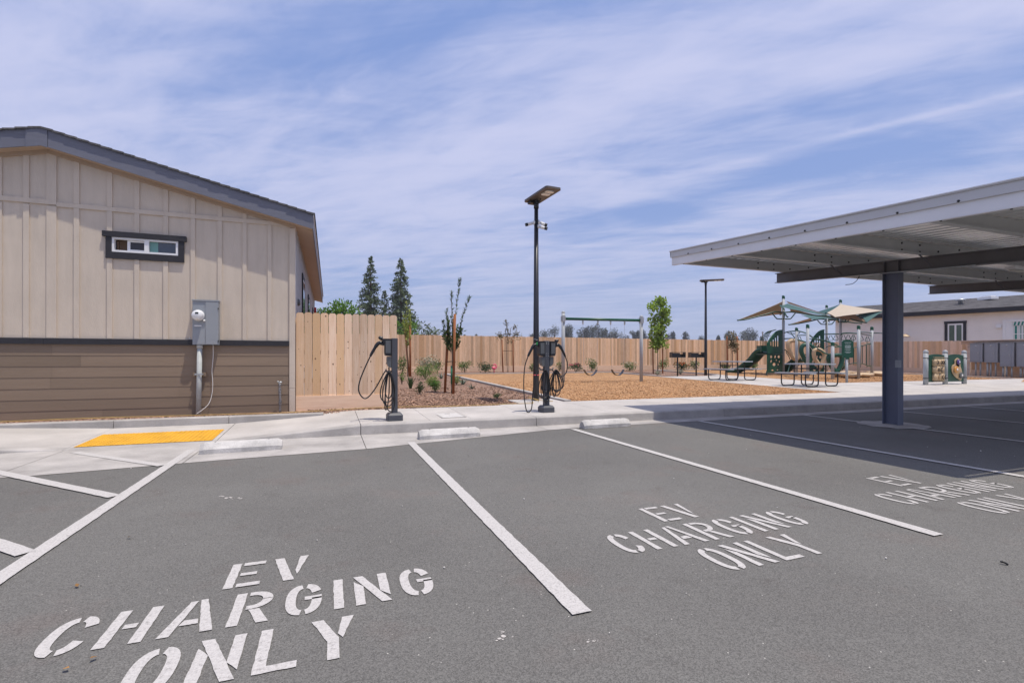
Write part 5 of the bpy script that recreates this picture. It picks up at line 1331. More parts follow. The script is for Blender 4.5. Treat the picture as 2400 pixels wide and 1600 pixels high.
rel(t,b,b2); cu=b.build('striped_curtain',M['awning'],w); b2.build('striped_curtain',M['awnwhite'],w)
sv=s_of(2341); b=MB(); slabw(b,sv-.12,sv+.12,.0,.10,3.02,3.22); rel(t,b); b.build('wall_light',M['white'],t)
sv=s_of(2127); b=MB(); b.lathe(hw(sv,.55,2.62),[(.30,0),(.26,.05),(.05,.20)],14); slabw(b,sv-.03,sv+.03,0,.55,2.66,2.70); rel(t,b); b.build('lamp_shade',M['tanpl'],t)
def rz_(o): return zf+(ov-o)*rs*.78
sv=s_of(2238); p=hw(sv,-1.7,rz_(-1.7)); b=MB(); b.lathe(p-Vector((0,0,.1)),[(.12,0),(.12,.30),(.24,.32),(.27,.38),(.2,.44),(.05,.46)],14); rel(t,b); b.build('roof_vent',M['metal'],t)
sv=s_of(2296); p=hw(sv,-2.9,rz_(-2.9)); b=MB(); b.box(p+Vector((0,0,.08)),(.5,.9,.16),R(-18)); b.box(p+Vector((0,0,.19)),(.38,.7,.07),R(-18)); rel(t,b); b.build('roof_vent',M['white'],t)

# ------------------------------------------------------------------ planting
UP=Vector((0,0,1))
def rdir(up=.3):
    v=Vector((random.gauss(0,1),random.gauss(0,1),random.gauss(0,1)+up))
    return v.normalized() if v.length>.01 else UP.copy()
def leafblob(b,c,r,n,l,w,shell=.55,m=0,tone=None):
    for _ in range(n):
        d=Vector((random.gauss(0,1),random.gauss(0,1),random.gauss(0,1))).normalized()
        q=(shell+(1-shell)*random.random()) if random.random()<.8 else random.random()*shell
        p=Vector(c)+Vector((d.x*r[0],d.y*r[1],d.z*r[2]))*q
        b.leaf(p,(d*.8+rdir(.2)).normalized(),rdir(.8),l*U(.7,1.25),w*U(.7,1.2),(random.random() if tone is None else tone+U(-.25,.25)),m)
def shrub(x,y,w,h,n,l,mt,label,cat='shrub',name='shrub',flowers=None,fn=0,fs=.05,wy=None,lw=.55,open_=.5,group=None):
    z0=gz(y)-.025; t=thing(name,label,cat,(x,y,z0),0,group); wy=wy or w
    b=MB()
    for k in range(7):
        a=U(0,6.28); r=U(.2,.42); tip=Vector((math.cos(a)*w*r,math.sin(a)*wy*r,h*U(.55,.9))); b.tube(bez([(0,0,0),tip*.5+Vector((0,0,h*.08)),tip],3),[.010,.009,.008,.007,.006,.005,.004],5)
    b.build('stem',M['bark'],t)
    b=MB(); nb=9; cs=[]
    for k in range(nb):
        a=U(0,6.28); r=U(.05,.34); s=U(.24,.40)
        c=Vector((math.cos(a)*w*r,math.sin(a)*wy*r,h*U(.30,.72))); cs.append((c,s)); leafblob(b,c,(w*s*.85,wy*s*.85,h*s*.95),int(n*1.25)//nb,l,l*lw,open_,0,U(.3,.7))
    b.build('foliage',mt,t,recalc=False)
    if flowers:
        b=MB()
        for k in range(fn):
            if fn<=16 and k: b.build('bloom',flowers,t,recalc=False); b=MB()
            c,s=random.choice(cs); d=rdir(.9); d.z=abs(d.z); p=c+Vector((d.x*w*s*.8,d.y*wy*s*.8,d.z*h*s*.95))
            for q in range(7): b.leaf(p,rdir(.5),rdir(.2),fs*U(.7,1.1),fs*.8,random.random())
        b.build('bloom' if fn<=16 else 'flowers',flowers,t,recalc=False)
    return t
def blades(x,y,h,n,w,mt,label,cat='plant',name='strap_plant',spread=.5,droop=.3):
    z0=gz(y)-.025; t=thing(name,label,cat,(x,y,z0)); b=MB()
    for k in range(n):
        a=U(0,6.283); sp=U(.1,1)*spread*h; hh=h*U(.7,1.05)*(1-.3*random.random()); o=Vector((math.cos(a),math.sin(a),0)); sd=Vector((-o.y,o.x,0)); tn=random.random(); vs=[]
        for i in range(6):
            u=i/5; p=o*(.03+sp*u**1.4)+UP*(hh*(u-droop*u*u*U(.6,1))) ; ww=w*(1-u**2)*.5+.0015; vs+=[p-sd*ww,p+sd*ww+o*ww*.15]
        b.add(vs,[(2*i,2*i+1,2*i+3,2*i+2) for i in range(5)],0,tn)
    b.build('blades',mt,t,recalc=False); return t
# nearest bed
shrub(3.08,22.6,.62,1.05,380,.075,M['lf_green'],'green shrub behind the pale sapling stakes at the fence',lw=.5)
shrub(3.55,19.4,1.05,.62,900,.06,M['lf_bright'],'broad low bright green bush in the middle of the bark bed',lw=.45,wy=.9)
shrub(4.55,23.6,1.2,1.0,600,.07,M['lf_silver'],'airy pale flowering bush behind the broad green bush',flowers=M['fl_white'],fn=60,fs=.05)
shrub(5.15,24.8,.75,.72,300,.08,M['lf_green'],'small green shrub right of the airy pale bush')
shrub(2.3,16.9,.22,.42,120,.06,M['lf_bright'],'slim yellowish green upright plant next to the single charger',cat='plant',name='upright_plant',lw=.35)
blades(2.30,15.0,.52,34,.035,M['lf_dark'],'dark upright strap leaved plant behind the small dark bush',spread=.42,droop=.15)
shrub(2.26,13.15,.24,.33,230,.05,M['lf_dark'],'small dark upright bush nearest the single charger',lw=.5)
shrub(3.08,15.7,.6,.32,420,.06,M['lf_grass'],'loose light green mound left of the tall sapling',cat='plant',name='mound_plant',lw=.3)
shrub(2.80,13.75,.5,.34,520,.045,M['lf_bright'],'bright green bush touching the tall sapling stakes on the left',lw=.5)
shrub(4.0,16.1,.5,.36,300,.06,M['lf_grass'],'loose light green mound right of the tall sapling',cat='plant',name='mound_plant',lw=.3)
blades(4.25,16.2,.42,16,.05,M['lf_agave'],'spiky grey plant with long arching blades beside the concrete edging',spread=1.0,droop=.45)
blades(4.27,19.7,.38,12,.04,M['lf_agave'],'thin spiky grey plant at the far corner of the edging strip',spread=1.0,droop=.4)
blades(4.05,14.35,.24,18,.022,M['lf_agave'],'small spiky plant in open bark between sapling and edging',spread=1.0,droop=.3)
shrub(3.85,11.38,.26,.13,260,.03,M['lf_green'],'tiny green groundcover tuft nearest the sidewalk',cat='plant',name='tuft',lw=.4)
# along the far fence
shrub(6.55,24.6,.75,.6,330,.08,M['lf_green'],'green shrub by the fence left of the pink ornament')
shrub(7.6,24.3,.85,.55,420,.08,M['lf_dark'],'dark green shrub touching the pink ornament')
shrub(10.55,25.2,.55,.45,220,.07,M['lf_green'],'small shrub partly hidden by the lamp post',flowers=M['fl_white'],fn=8)
shrub(12.3,25.2,.55,.6,220,.07,M['lf_green'],'pale flowering shrub behind the right cable of the double charger',flowers=M['fl_white'],fn=14)
shrub(12.62,23.9,.82,.5,520,.07,M['lf_dark'],'low rose bush topped with pink blooms left of the first swing seat',cat='rose bush',name='rose_bush',flowers=M['fl_pink'],fn=26,fs=.06)
shrub(13.85,24.3,.72,.72,340,.08,M['lf_green'],'white rose bush behind the first swing seat',cat='rose bush',name='rose_bush',flowers=M['fl_white'],fn=16,fs=.06)
shrub(16.5,24.5,.85,.66,360,.08,M['lf_green'],'white rose bush beside the second swing seat',cat='rose bush',name='rose_bush',flowers=M['fl_white'],fn=26,fs=.06)
shrub(19.1,24.9,.75,.75,300,.08,M['lf_green'],'pale rose bush behind the young maple trunk',cat='rose bush',name='rose_bush',flowers=M['fl_white'],fn=16,fs=.06)
shrub(14.75,19.6,.44,.26,260,.05,M['lf_silver'],'silvery mound at the foot of the young maple',cat='plant',name='mound_plant',lw=.3)
shrub(20.3,24.7,.85,.5,300,.10,M['lf_dark'],'dark and orange plant behind the left grill',flowers=M['fl_or'],fn=14,fs=.09)
shrub(21.6,25.0,.8,.6,320,.08,M['lf_green'],'white rose bush between the two grill posts',cat='rose bush',name='rose_bush',flowers=M['fl_white'],fn=26,fs=.06)
shrub(17.0,20.7,.42,.26,240,.05,M['lf_silver'],'silvery mound between the two grill posts',cat='plant',name='mound_plant',lw=.3)
shrub(24.2,25.2,.75,.42,260,.09,M['lf_green'],'low green shrub right of the far lamp post')
shrub(26.6,25.1,.8,.45,260,.09,M['lf_green'],'low shrub at the fence behind the wavy slide',flowers=M['fl_white'],fn=6)
shrub(25.6,24.9,.35,.5,110,.08,M['lf_green'],'pink flowering bush behind the far picnic table',cat='rose bush',name='rose_bush',flowers=M['fl_pink'],fn=14,fs=.07)
shrub(31.4,19.5,.42,.42,170,.10,M['lf_dark'],'dark spiky shrub just right of the carport column',lw=.3)
shrub(31.2,22.3,.5,.5,170,.10,M['lf_dark'],'dark shrub seen past the farthest play post',lw=.4)

# pink ornament
t=thing('garden_ornament','pink bird shaped garden ornament standing by the far fence','ornament',(7.98,24.1,gz(24.1)))
b=MB(); b.tube(bez([(-.12,0,.20),(-.06,0,.22),(.02,0,.20),(.07,0,.16)],4),[.02,.04,.06,.075,.08,.085,.085,.08,.075,.07,.06,.05,.04],12); b.build('body',M['pinkorn'],t)
b=MB(); b.tube(bez([(.05,0,.18),(.12,0,.26),(.10,0,.36),(.03,0,.41),(-.03,0,.37),(-.05,0,.32)],5),[.04]*8+[.034]*8+[.028]*6+[.022,.018,.012,.008],10); b.build('neck',M['pinkorn'],t)
for s in (-.03,.03):
    b=MB(); b.tube([(0,s,-.03),(0,s,.17)],.02,8); b.build('leg',M['pinkorn'],t)

def stake(x,y,h,lean,label,r=.028,mt='stake'):
    z0=gz(y)-.04; b=MB(); b.tube([(x,y,z0),(x+lean[0],y+lean[1],z0+h)],r,9); o=b.build('tree_stake',M[mt],loc=(x,y,z0)); return tag(o,label,'stake',None)
def sapling(x,y,label,mt,h,stems,leafl,density,r0=.02,cat='young tree',clumps=()):
    z0=gz(y)-.03; t=thing('young_tree',label,cat,(x,y,z0)); b=MB(); c=MB()
    for path,l0 in stems:
        P=bez(path,8); n=len(P); rr0=r0 if path is stems[0][0] else r0*.42; b.tube(P,[rr0*(1-.75*i/n) for i in range(n)],6)
        for i in range(1,n):
            if i/n<l0: continue
            seg=P[i]-P[i-1]
            for k in range(density):
                p=P[i-1]+seg*random.random(); d=seg.normalized(); a=U(0,6.28); o=Vector((math.cos(a),math.sin(a),0))
                c.leaf(p,(o*.75+d*.75).normalized(),d+o*.2,leafl*U(.7,1.2),leafl*.36,random.random())
    for cc,rr_,nn in clumps: leafblob(c,cc,rr_,nn,leafl,leafl*.42,.3)
    b.build('trunk',M['bark'],t); c.build('crown',mt,t,recalc=False); return t
# tall sapling in the bed
bx_,by_=3.13,13.15
br=[]
lat=Vector((CS,-SN,0))
def P3(dx,z,dy=0): return tuple(lat*dx+Vector((SN,CS,0))*dy+Vector((0,0,z)))
br=[([P3(0,0),P3(.02,.8),P3(.02,1.7),P3(0,2.45),P3(.0,2.78)],.48),
    ([P3(.02,1.5),P3(.08,2.0),P3(.15,2.5),P3(.20,2.9),P3(.22,3.12)],.1),
    ([P3(.02,1.3),P3(.16,1.6),P3(.28,2.0),P3(.40,2.4),P3(.49,2.62)],.15),
    ([P3(.0,1.4),P3(-.08,1.7),P3(-.12,2.0),P3(-.14,2.28)],.1),
    ([P3(0,1.25),P3(-.16,1.5),P3(-.21,1.8),P3(-.23,1.98)],.1),
    ([P3(0,1.2),P3(.12,1.35),P3(.22,1.6),P3(.27,1.75)],.1),([P3(0,1.05,.1),P3(.1,1.2,.1),P3(.2,1.4,.1)],.1),([P3(0,1.15,-.1),P3(-.1,1.3,-.1),P3(-.17,1.55,-.1)],.1),([P3(0,1.25),P3(.05,1.4),P3(.09,1.75)],.1),([P3(0,1.2),P3(-.04,1.4),P3(-.06,1.8)],.1),([P3(0,1.1),P3(-.08,1.25),P3(-.13,1.5)],.1),([P3(.02,1.1),P3(.10,1.25),P3(.13,1.5)],.1)]
tt=sapling(bx_,by_,'tall sparse sapling with upright leafy shoots tied between three stakes',M['lf_olive'],3.1,br,.105,3,.018,clumps=[(P3(.13,1.55),(.14,.14,.30),90),(P3(-.15,1.6),(.10,.10,.32),70),(P3(.22,1.7),(.10,.1,.2),40),(P3(0,1.35),(.13,.12,.2),50),(P3(-.05,1.9),(.08,.08,.2),26)])
b=MB(); b.tube([P3(.005,.25),P3(.005,.75)],.032,8); b.build('trunk_wrap',M['tape'],tt)
b=MB()
for z in (.86,1.62): b.tube([P3(-.13,z),P3(.0,z+.01,-.05),P3(.12,z-.01,-.03)],.012,6)
b.build('tie',M['tie'],tt)
stake(*(Vector((bx_,by_,0))+lat*-.20+Vector((SN,CS,0))*.12)[:2],2.02,tuple((lat*.10)[:2]),'reddish brown stake on the left of the tall sapling',.036)
stake(*(Vector((bx_,by_,0))+lat*.075-Vector((SN,CS,0))*.22)[:2],2.16,tuple((lat*.04)[:2]),'orange brown stake in front of the tall sapling',.036)
stake(*(Vector((bx_,by_,0))+lat*.00+Vector((SN,CS,0))*.25)[:2],2.05,tuple((lat*.03)[:2]),'thin reddish stake directly behind the tall sapling trunk',.03)
# pale sapling near the single charger
bx_,by_=3.2,21.6
sapling(bx_,by_,'slender lime green sapling rising behind the single charger',M['lf_lime'],3.2,[([P3(-.02,0),P3(-.03,1.2),P3(-.06,2.2),P3(-.08,3.25)],.35),([P3(-.03,1.6),P3(-.12,2.1),P3(-.1,2.6)],.1),([P3(-.03,1.7),P3(.10,2.2),P3(.08,2.5)],.1),([P3(-.03,1.5),P3(.02,1.9),P3(-.14,2.3)],.1),([P3(-.04,1.3),P3(.06,1.5),P3(.1,1.75)],.1),([P3(-.05,2.0),P3(.08,2.4),P3(.06,2.9)],.1),([P3(-.05,2.0),P3(-.2,2.3),P3(-.2,2.8)],.1)],.11,6,.02,clumps=[(P3(-.06,2.2),(.2,.15,.5),110),(P3(0,1.7),(.16,.14,.3),50)])
stake(*(Vector((bx_,by_,0))+lat*.11)[:2],2.25,tuple((lat*-.02)[:2]),'pale orange stake on the right of the lime green sapling',.045)
stake(*(Vector((bx_,by_,0))+lat*.02+Vector((SN,CS,0))*.2)[:2],2.25,tuple((lat*-.22)[:2]),'leaning brown stake on the left of the lime green sapling',.04)
# bronze multi-stem tree at the fence
bx_,by_=8.9,24.5
br=[]
for dx in (-.12,0,.1): br.append(([P3(dx*.3,0),P3(dx*.7,1.0),P3(dx,1.8),P3(dx*1.2,2.3)],.75))
br+= [([P3(0,1.5),P3(-.2,1.75),P3(-.42,1.95)],.6),([P3(0,1.5),P3(.2,1.8),P3(.42,2.05)],.6),([P3(0,1.7),P3(-.05,2.3),P3(-.12,2.75)],.5),([P3(0,1.7),P3(.2,2.1),P3(.36,2.45)],.6)]
sapling(bx_,by_,'small bronze leaved tree against the far fence between two stakes',M['lf_bronze'],2.8,br,.10,4,.014,clumps=[(P3(-.42,1.92),(.30,.22,.20),120),(P3(.45,1.95),(.28,.2,.26),130),(P3(.0,1.95),(.18,.15,.25),60),(P3(-.12,2.62),(.14,.12,.2),50),(P3(.36,2.4),(.15,.12,.16),46),(P3(-.02,2.3),(.12,.1,.16),26),(P3(.1,1.65),(.2,.15,.12),40)])
b=MB(); b.tube([P3(-.29,1.15),P3(0,1.13),P3(.28,1.14)],.012,6)
for v in range(len(b.v)): b.v[v]=(b.v[v][0]+bx_,b.v[v][1]+by_,b.v[v][2]+gz(by_)-.03)
tag(b.build('tree_tie',M['tie']),'dark cross tie joining the two stakes of the bronze leaved tree','tie')
stake(*(Vector((bx_,by_,0))+lat*-.27)[:2],1.75,tuple((lat*-.06)[:2]),'thin reddish stake left of the bronze leaved tree',.035)
stake(*(Vector((bx_,by_,0))+lat*.28)[:2],1.75,tuple((lat*-.02)[:2]),'thin reddish stake right of the bronze leaved tree',.035)
# young maple
def crown_tree(x,y,label,mt,trunkh,blobs,n,l,lw,r0,cat='tree',name='tree',shell=.35,bark='bark',loc=None,group=None,limbs=True):
    z0=gz(y)-.03; t=thing(name,label,cat,(x,y,z0),0,group); b=MB(); topz=max(c[2] for c,_ in blobs)
    b.tube(bez([(0,0,0),(.02*r0,0,trunkh*.5),(0,0,trunkh),(0,0,topz)],5),[r0*(1-.8*i/15) for i in range(16)],8)
    if limbs:
        for c,r in blobs:
            s=Vector((0,0,trunkh*U(.7,1.1))); c=Vector(c)
            if (c-s).length>.05: b.tube(bez([s,(s+c)*.5+UP*.05*trunkh,c],3),[r0*.45*(1-.8*i/6) for i in range(7)],5)
    b.build('trunk',M[bark],t); c_=MB(); tot=sum(r[0]*r[1]*r[2] for _,r in blobs)**1
    for c,r in blobs: leafblob(c_,c,r,max(10,int(n*(r[0]*r[1]*r[2])**.8/sum((q[0]*q[1]*q[2])**.8 for _,q in blobs))),l,l*lw,shell,0,U(.3,.72))
    c_.build('crown',mt,t,recalc=False); return t
random.seed(42); bl=[]
for k in range(20):
    z=1.45+2.35*(k/19); rmax=.78*math.sin(math.pi*min(1,(z-1.2)/2.75))**.7+.05; a=U(0,6.28); q=U(.2,.75)*rmax; bl.append(((math.cos(a)*q,math.sin(a)*q,z),(.29,.29,.28)))
bl+=[((0,0,3.85),(.12,.12,.22)),((-.45,-.1,1.45),(.18,.16,.14)),((.5,0,1.5),(.18,.16,.14))]
crown_tree(16.2,21.5,'young maple with full bright green crown beside the swing set',M['lf_maple'],1.5,bl,1900,.15,.75,.032,cat='young tree',name='young_tree')
for dx,lb in ((-.24,'thin reddish stake left of the young maple trunk'),(.26,'thin reddish stake right of the young maple trunk')):
    q=Vector((16.2,21.5,0))+lat*dx; stake(q.x,q.y,1.7,tuple((lat*(-.03))[:2]),lb,.034)
# bronze sapling behind the picnic tables
q0=(24.6,24.9); 
crown_tree(*q0,'small leafy sapling on stakes behind the far picnic table',M['lf_bronze'],1.4,[((0,0,1.75),(.3,.3,.4)),((-.08,0,2.2),(.3,.3,.35)),((.15,0,1.55),(.35,.3,.25)),((.3,0,1.25),(.2,.2,.15)),((-.25,0,1.5),(.2,.2,.2))],420,.14,.6,.03,cat='young tree',name='young_tree')
for dx,lb in ((-.32,'reddish stake left of the sapling behind the far picnic table'),(.34,'reddish stake right of the sapling behind the far picnic table')):
    q=Vector((*q0,0))+lat*dx; stake(q.x,q.y,2.2,tuple((lat*(-.04))[:2]),lb,.045)

# conifers beyond the fence
def conifer(x,y,h,rm,label,n,seed):
    random.seed(seed); z0=.5; t=thing('redwood_tree',label,'conifer tree',(x,y,z0)); b=MB(); b.tube([(0,0,0),(0,0,h*.6),(0,0,h)],[h*.016,h*.009,.02],8); c=MB()
    for k in range(n):
        u=(k+random.random())/n; z=h*(.08+.92*u); rad=rm*(1-u)**.85*U(.62,1.08)+.10; a=U(0,6.283); o=Vector((math.cos(a),math.sin(a),0)); dr=U(-.05,.28)*(1-u)+.12
        tip=o*rad+UP*(z+rad*(.22*u-.10)); root=UP*(z+rad*.12); mid=(tip+root)*.5+UP*rad*.10
        b.tube([root,mid,tip],[.03*(1-u)+.012,.02*(1-u)+.008,.005],4)
        tn=U(.2,.8); m=max(3,int(rad*9))
        for j in range(m):
            v=.25+.78*(j+random.random())/m; p=root+(mid-root)*min(1,v*2) if v<.5 else mid+(tip-mid)*min(1,(v-.5)*2)
            for q in range(3): c.leaf(p+rdir(0)*.08*rad,(o*.6+rdir(-.2)*.9).normalized(),rdir(1),U(.22,.42)*(.55+.45*(1-u)),U(.10,.18),max(0,min(1,tn+U(-.3,.3))))
    b.build('trunk',M['treebark'],t); c.build('crown',M['lf_redwood'],t,recalc=False); random.seed(seed+99)
conifer(4.15,55.2,11.6,2.35,'left of the two tall dark conifers beyond the near fence panel',260,1)
conifer(7.42,55.5,11.7,2.75,'right of the two tall dark conifers beyond the near fence panel',290,2)
conifer(5.75,56.5,8.2,1.4,'shorter slim conifer standing between the two tall ones',130,3)
# broad trees behind the house
bl=[((0,0,2.6),(1.5,1.2,1.6)),((-1.0,0,2.2),(1.1,1,1.5)),((.9,0,2.4),(1.1,1,1.3)),((.2,0,3.6),(.9,.8,.75)),((-.7,.2,3.3),(.8,.7,.6)),((1.5,0,1.8),(.8,.8,1.0))]
crown_tree(.6,33.0,'bright green broad tree just beyond the beige house corner',M['lf_tree'],2.0,bl,4200,.22,.6,.12,shell=.5,bark='treebark')
bl=[((0,0,2.2),(1.3,1,1.3)),((1.2,0,2.0),(1.0,.8,1.2)),((2.2,0,2.3),(.7,.6,.6)),((-.9,0,2.5),(.9,.8,.9)),((.6,0,3.2),(.35,.3,.4)),((2.5,0,2.9),(.3,.3,.35)),((1.6,0,2.9),(.3,.3,.3))]
crown_tree(3.1,35.0,'low straggly green tree between the broad tree and the conifers',M['lf_tree'],1.8,bl,2000,.22,.6,.1,shell=.45,bark='treebark')
crown_tree(8.9,50.5,'rounded dark bushy tree at the foot of the right conifer',M['lf_redwood'],1.8,[((0,0,2.6),(1.3,1.2,1.9)),((.9,0,2.4),(.9,.9,1.3)),((1.3,0,3.3),(.6,.5,.6)),((-1.2,0,2.2),(1.1,1,1.4))],1500,.28,.5,.12,shell=.5,bark='treebark')
crown_tree(5.6,53.0,'dark bushy tree filling the gap below the conifers',M['lf_redwood'],1.8,[((0,0,2.4),(1.6,1.2,1.8)),((-2.0,0,2.2),(1.4,1.2,1.7)),((1.4,0,2.2),(1.2,1,1.5)),((-.6,0,3.8),(.7,.7,.9))],1700,.28,.5,.12,shell=.5,bark='treebark')

# distant eucalyptus row, each tree its own thing
protos=[]
def euc(px,ytop,wpx,d,label,kind):
    x=(px-1200)/F; gx0=Vector((d*(x*CS+SN),d*(-x*SN+CS),gz(40)-.05)); h=CH+d*(V0-ytop)/F-gx0.z; w=wpx*d/F*1.22
    random.seed(int(px)); bl=[]
    n=9
    if kind=='tall':
        for k in range(n): z=h*(.42+.55*k/n); q=w*.26*U(.3,1); a=U(0,6.28); bl.append(((math.cos(a)*q,math.sin(a)*q,z),(w*U(.2,.34),w*U(.2,.34),h*U(.07,.12))))
    else:
        for k in range(n+3): z=h*(.25+.68*random.random()); q=w*.34*U(.2,1)*(1.15-z/h*.6); a=U(0,6.28); bl.append(((math.cos(a)*q,math.sin(a)*q,z),(w*U(.18,.32),w*U(.18,.32),h*U(.10,.18))))
    t=thing('distant_tree',label,'distant tree',gx0); b=MB()
    b.tube(bez([(0,0,0),(w*.02,0,h*.3),(-w*.02,0,h*.6),(0,0,h*.9)],4),[h*.022*(1-.8*i/12) for i in range(13)],6)
    for c,r in bl: b.tube([(0,0,c[2]*.6),c],[h*.009,h*.003],4)
    b.build('trunk',M['treebark'],t); c_=MB(); l=d*.0026
    for c,r in bl: leafblob(c_,c,r,140 if kind=='tall' else 120,l,l*.6,.55,0,U(.2,.8))
    c_.build('crown',M['lf_euc'],t,recalc=False)
D_=210
for px,yt,w,l,k in ((1248,779,22,'low round distant tree just left of the tall lamp post','b'),
    (1276,771,34,'broad distant tree right of the tall lamp post','b'),(1300,766,34,'broad distant tree left of the left swing post','b'),(1326,763,24,'distant tree behind the left swing post','tall'),(1340,758.5,26,'airy distant eucalyptus just right of the left swing post','tall'),
    (1362,768,26,'distant eucalyptus left of the first swing chain','tall'),(1375,763,24,'airy distant eucalyptus behind the first swing chain','tall'),(1387,760,24,'tall distant eucalyptus between the first two swing chains','tall'),(1403,759,22,'tall airy distant eucalyptus at the second swing chain','tall'),
    (1416,769,26,'distant tree right of the second swing chain','b'),(1430,768,26,'distant tree at the third swing chain','b'),(1441,773,24,'distant tree right of the third swing chain','b'),(1455,781,26,'low distant tree left of the fourth swing chain','b'),(1473,784,22,'low distant tree right of the fourth swing chain','b'),
    (1486,774,16,'spiky distant tree left of the right swing post','tall'),(1498,773,16,'distant tree just left of the right swing post','tall'),(1511,774,14,'distant tree just right of the right swing post','tall'),(1521,779,16,'distant tree left of the young maple','b'),
    (1565,786,16,'low distant tree just right of the young maple','b'),(1577.5,779,15,'round distant tree above the left grill','b'),(1607,779,16,'forked distant tree above the right grill','b'),(1645,787,20,'low distant tree left of the far lamp post','b'),
    (1686,786,11,'small distant tree right of the far lamp post','tall'),(1704,775,14,'tall distant tree behind the staked sapling','tall'),(1725,785,16,'small distant tree left of the large clump','b'),
    (1742,776,26,'left part of the large eucalyptus clump near the slide','b'),(1752,768,22,'tallest eucalyptus of the clump near the slide','tall'),(1766,774,24,'right part of the large eucalyptus clump near the slide','b'),(1786,790,12,'low distant tree between the clump and the slide','b')):
    euc(px,yt,w,D_+U(-12,12),l,k)
# low far tree tops peeping over the fence
for px,yt,w,l in ((1005,783,6,'first tiny treetop over the fence right of the conifers'),(1022,782,7,'tiny treetop over the fence left of the tall sapling'),(1039,781.5,8,'tiny treetop over the fence at the tall sapling'),(1087,785,6,'tiny treetop over the fence just right of the tall sapling'),(1117,784,4,'tiny treetop over the fence between sapling and bronze tree')):
    euc(px,yt,w,160,l,'tall')
random.seed(5)
b=MB(); px=2288/8+1500
# utility pole far away
x=(1787.5-1200)/F; d=160; p=Vector((d*(x*CS+SN),d*(-x*SN+CS),.5)); b=MB(); b.tube([p,p+Vector((0,0,9.4))],.16,8); b.box(p+Vector((0,0,9.0)),(1.6,.12,.12),R(20))
tag(b.build('utility_pole',M['treebark'],loc=p),'dark utility pole beyond the fence beside the eucalyptus clump','utility pole')

# ------------------------------------------------------------------ sky, sun, camera
S=Vector((.20,-.22,1)).normalized()
sun=bpy.data.lights.new('sun','SUN'); sun.energy=2.9; sun.angle=R(.6); sun.color=(1.0,.925,.80)
so_=bpy.data.objects.new('sun',sun); COL.objects.link(so_); so_.rotation_euler=S.to_track_quat('Z','Y').to_euler(); so_.location=S*50
wd=bpy.data.worlds.new('World'); SC.world=wd; wd.use_nodes=True; nt=wd.node_tree; L=nt.links.new
bg=nt.nodes['Background']; bg.inputs['Strength'].default_value=.10
sky=nd(nt,'ShaderNodeTexSky',sky_type='NISHITA'); sky.sun_disc=False; sky.sun_elevation=math.asin(S.z); sky.sun_rotation=math.atan2(S.x,S.y); sky.air_density=1.0; sky.dust_density=2.2; sky.ozone_density=2.5; sky.altitude=60
def mth(op,a,b=None,c=None,clamp=False):
    n=nd(nt,'ShaderNodeMath',operation=op); n.use_clamp=clamp
    for i,v in enumerate((a,b,c)):
        if v is None: continue
        if isinstance(v,(int,float)): n.inputs[i].default_value=v
        else: L(v,n.inputs[i])
    return n.outputs[0]
def mr(v,a,b,c=0.,d=1.,st='SMOOTHSTEP'):
    n=nd(nt,'ShaderNodeMapRange',interpolation_type=st); L(v,n.inputs[0])
    for i,q in enumerate((a,b,c,d)): n.inputs[i+1].default_value=q
    return n.outputs[0]
tc=nd(nt,'ShaderNodeTexCoord'); sx=nd(nt,'ShaderNodeSeparateXYZ'); L(tc.outputs['Generated'],sx.inputs[0])
zz=mth('ADD',mth('MAXIMUM',sx.outputs[2],0.),.06)
pxn=mth('DIVIDE',sx.outputs[0],zz); pyn=mth('DIVIDE',sx.outputs[1],zz)
un=mth('ADD',mth('MULTIPLY',pxn,-.5),mth('MULTIPLY',pyn,.866)); vn=mth('ADD',mth('MULTIPLY',pxn,.866),mth('MULTIPLY',pyn,.5))
def noise3(su,sv,det,off,rough=.55,dist=.0,rot=0.):
    c=nd(nt,'ShaderNodeCombineXYZ'); cr,sr=math.cos(rot),math.sin(rot)
    ua=mth('ADD',mth('MULTIPLY',un,cr),mth('MULTIPLY',vn,-sr)); va=mth('ADD',mth('MULTIPLY',un,sr),mth('MULTIPLY',vn,cr))
    L(mth('MULTIPLY',ua,su),c.inputs[0]); L(mth('MULTIPLY',va,sv),c.inputs[1]); c.inputs[2].default_value=off
    n=nd(nt,'ShaderNodeTexNoise'); n.inputs['Scale'].default_value=1; n.inputs['Detail'].default_value=det; n.inputs['Roughness'].default_value=rough; n.inputs['Distortion'].default_value=dist
    L(c.outputs[0],n.inputs['Vector']); return n.outputs['Fac']
big_=noise3(.7,1.2,3,3.7,.5,.4,.3); mid_=noise3(.8,3.2,5,8.1,.55,.6); mid2=noise3(1.0,4.2,5,21.3,.55,.7,.55); fin=noise3(1.8,11,6,1.3,.6,.8,.2)
dens=mth('ADD',mth('ADD',mth('MULTIPLY',big_,.55),mth('MULTIPLY',mid_,.34)),mth('ADD',mth('MULTIPLY',mid2,.36),mth('MULTIPLY',fin,.12)))
def gauss(cx,cy,ru,rv,amp):
    cu,cv=-.5*cx+.866*cy,.866*cx+.5*cy
    a=mth('POWER',mth('DIVIDE',mth('SUBTRACT',un,cu),ru),2.); q=mth('POWER',mth('DIVIDE',mth('SUBTRACT',vn,cv),rv),2.)
    return mth('MULTIPLY',mth('EXPONENT',mth('MULTIPLY',mth('ADD',a,q),-1.)),amp)
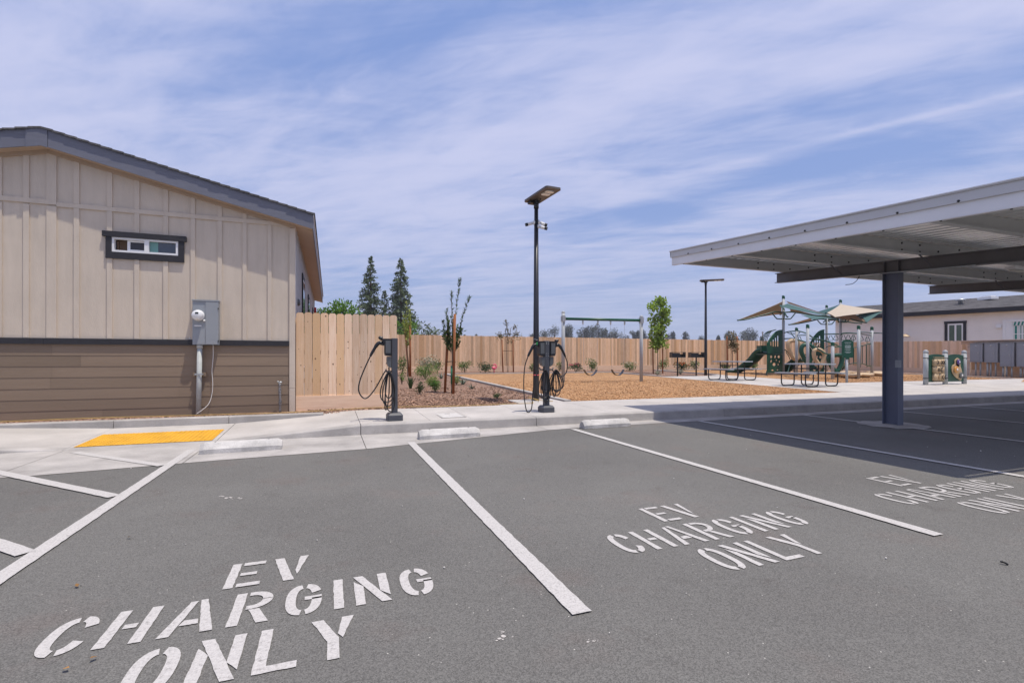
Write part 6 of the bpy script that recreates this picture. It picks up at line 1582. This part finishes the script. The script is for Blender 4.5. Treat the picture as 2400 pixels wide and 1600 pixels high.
for g in ((1.78,2.26,.22,.22,-.26),(1.5,2.45,.5,.18,-.16),(-.09,1.66,.45,.34,-.20),(2.06,1.5,.5,.16,-.26),(.25,1.35,.4,.18,-.16),(.6,1.1,.5,.3,-.08),(2.45,1.35,.5,.14,-.12),
          (.95,1.35,.6,.16,.10),(1.55,.8,.6,.14,.16),(-.9,1.9,.6,.4,.12),(.5,2.6,.9,.5,.12),(2.0,1.05,.7,.035,.16)):
    dens=mth('ADD',dens,gauss(*g))
brk=noise3(3.2,5.5,6,31.,.62,1.0,.35)
dens=mth('ADD',dens,mth('MULTIPLY',mth('SUBTRACT',brk,.5),.22))
mask=mr(dens,.43,.86)
mask=mth('MULTIPLY',mask,.86)
hz=mth('EXPONENT',mth('MULTIPLY',mth('MAXIMUM',sx.outputs[2],0.),-5.5))
def mixw(a,b,f):
    m=nd(nt,'ShaderNodeMix',data_type='RGBA'); 
    if isinstance(f,float): m.inputs[0].default_value=f
    else: L(f,m.inputs[0])
    for i,v in ((6,a),(7,b)):
        if isinstance(v,tuple): m.inputs[i].default_value=(*v,1)
        else: L(v,m.inputs[i])
    return m.outputs[2]
SKYK=7.7
blue=mixw(sky.outputs[0],tuple(c*SKYK for c in (.215,.325,.68)),.78)
col=mixw(blue,tuple(c*SKYK for c in (.595,.615,.83)),mask)
col=mixw(col,tuple(c*SKYK for c in (.40,.465,.635)),mth('MULTIPLY',hz,.85))
L(col,bg.inputs['Color'])

hb=MB(); hb.bx(-3100,3100,-3100,6100,-1.1,27); hz_=bpy.data.materials.new('haze_air'); hz_.use_nodes=True; hn=hz_.node_tree
hn.nodes.remove(hn.nodes['Principled BSDF']); pv_=hn.nodes.new('ShaderNodeVolumePrincipled'); pv_.inputs['Color'].default_value=(.80,.86,1,1); pv_.inputs['Density'].default_value=.0006; pv_.inputs['Anisotropy'].default_value=.2
hn.links.new(pv_.outputs[0],hn.nodes['Material Output'].inputs['Volume'])
tag(hb.build('haze',hz_),'thin pale summer haze that greys the distant trees','haze',kind='stuff')
cam=bpy.data.cameras.new('camera'); co=bpy.data.objects.new('camera',cam); COL.objects.link(co); SC.camera=co
cam.sensor_width=36; cam.sensor_fit='HORIZONTAL'; cam.lens=36*F/2400; cam.shift_y=(V0-800)/2400; cam.clip_start=.05; cam.clip_end=12000
co.location=(0,0,CH); co.rotation_euler=(R(90),R(-.06),-YAW)
SC.view_settings.view_transform='Standard'; SC.view_settings.look='None'; SC.view_settings.exposure=.5; SC.view_settings.gamma=1
SC.cycles.max_bounces=6; SC.cycles.transparent_max_bounces=12
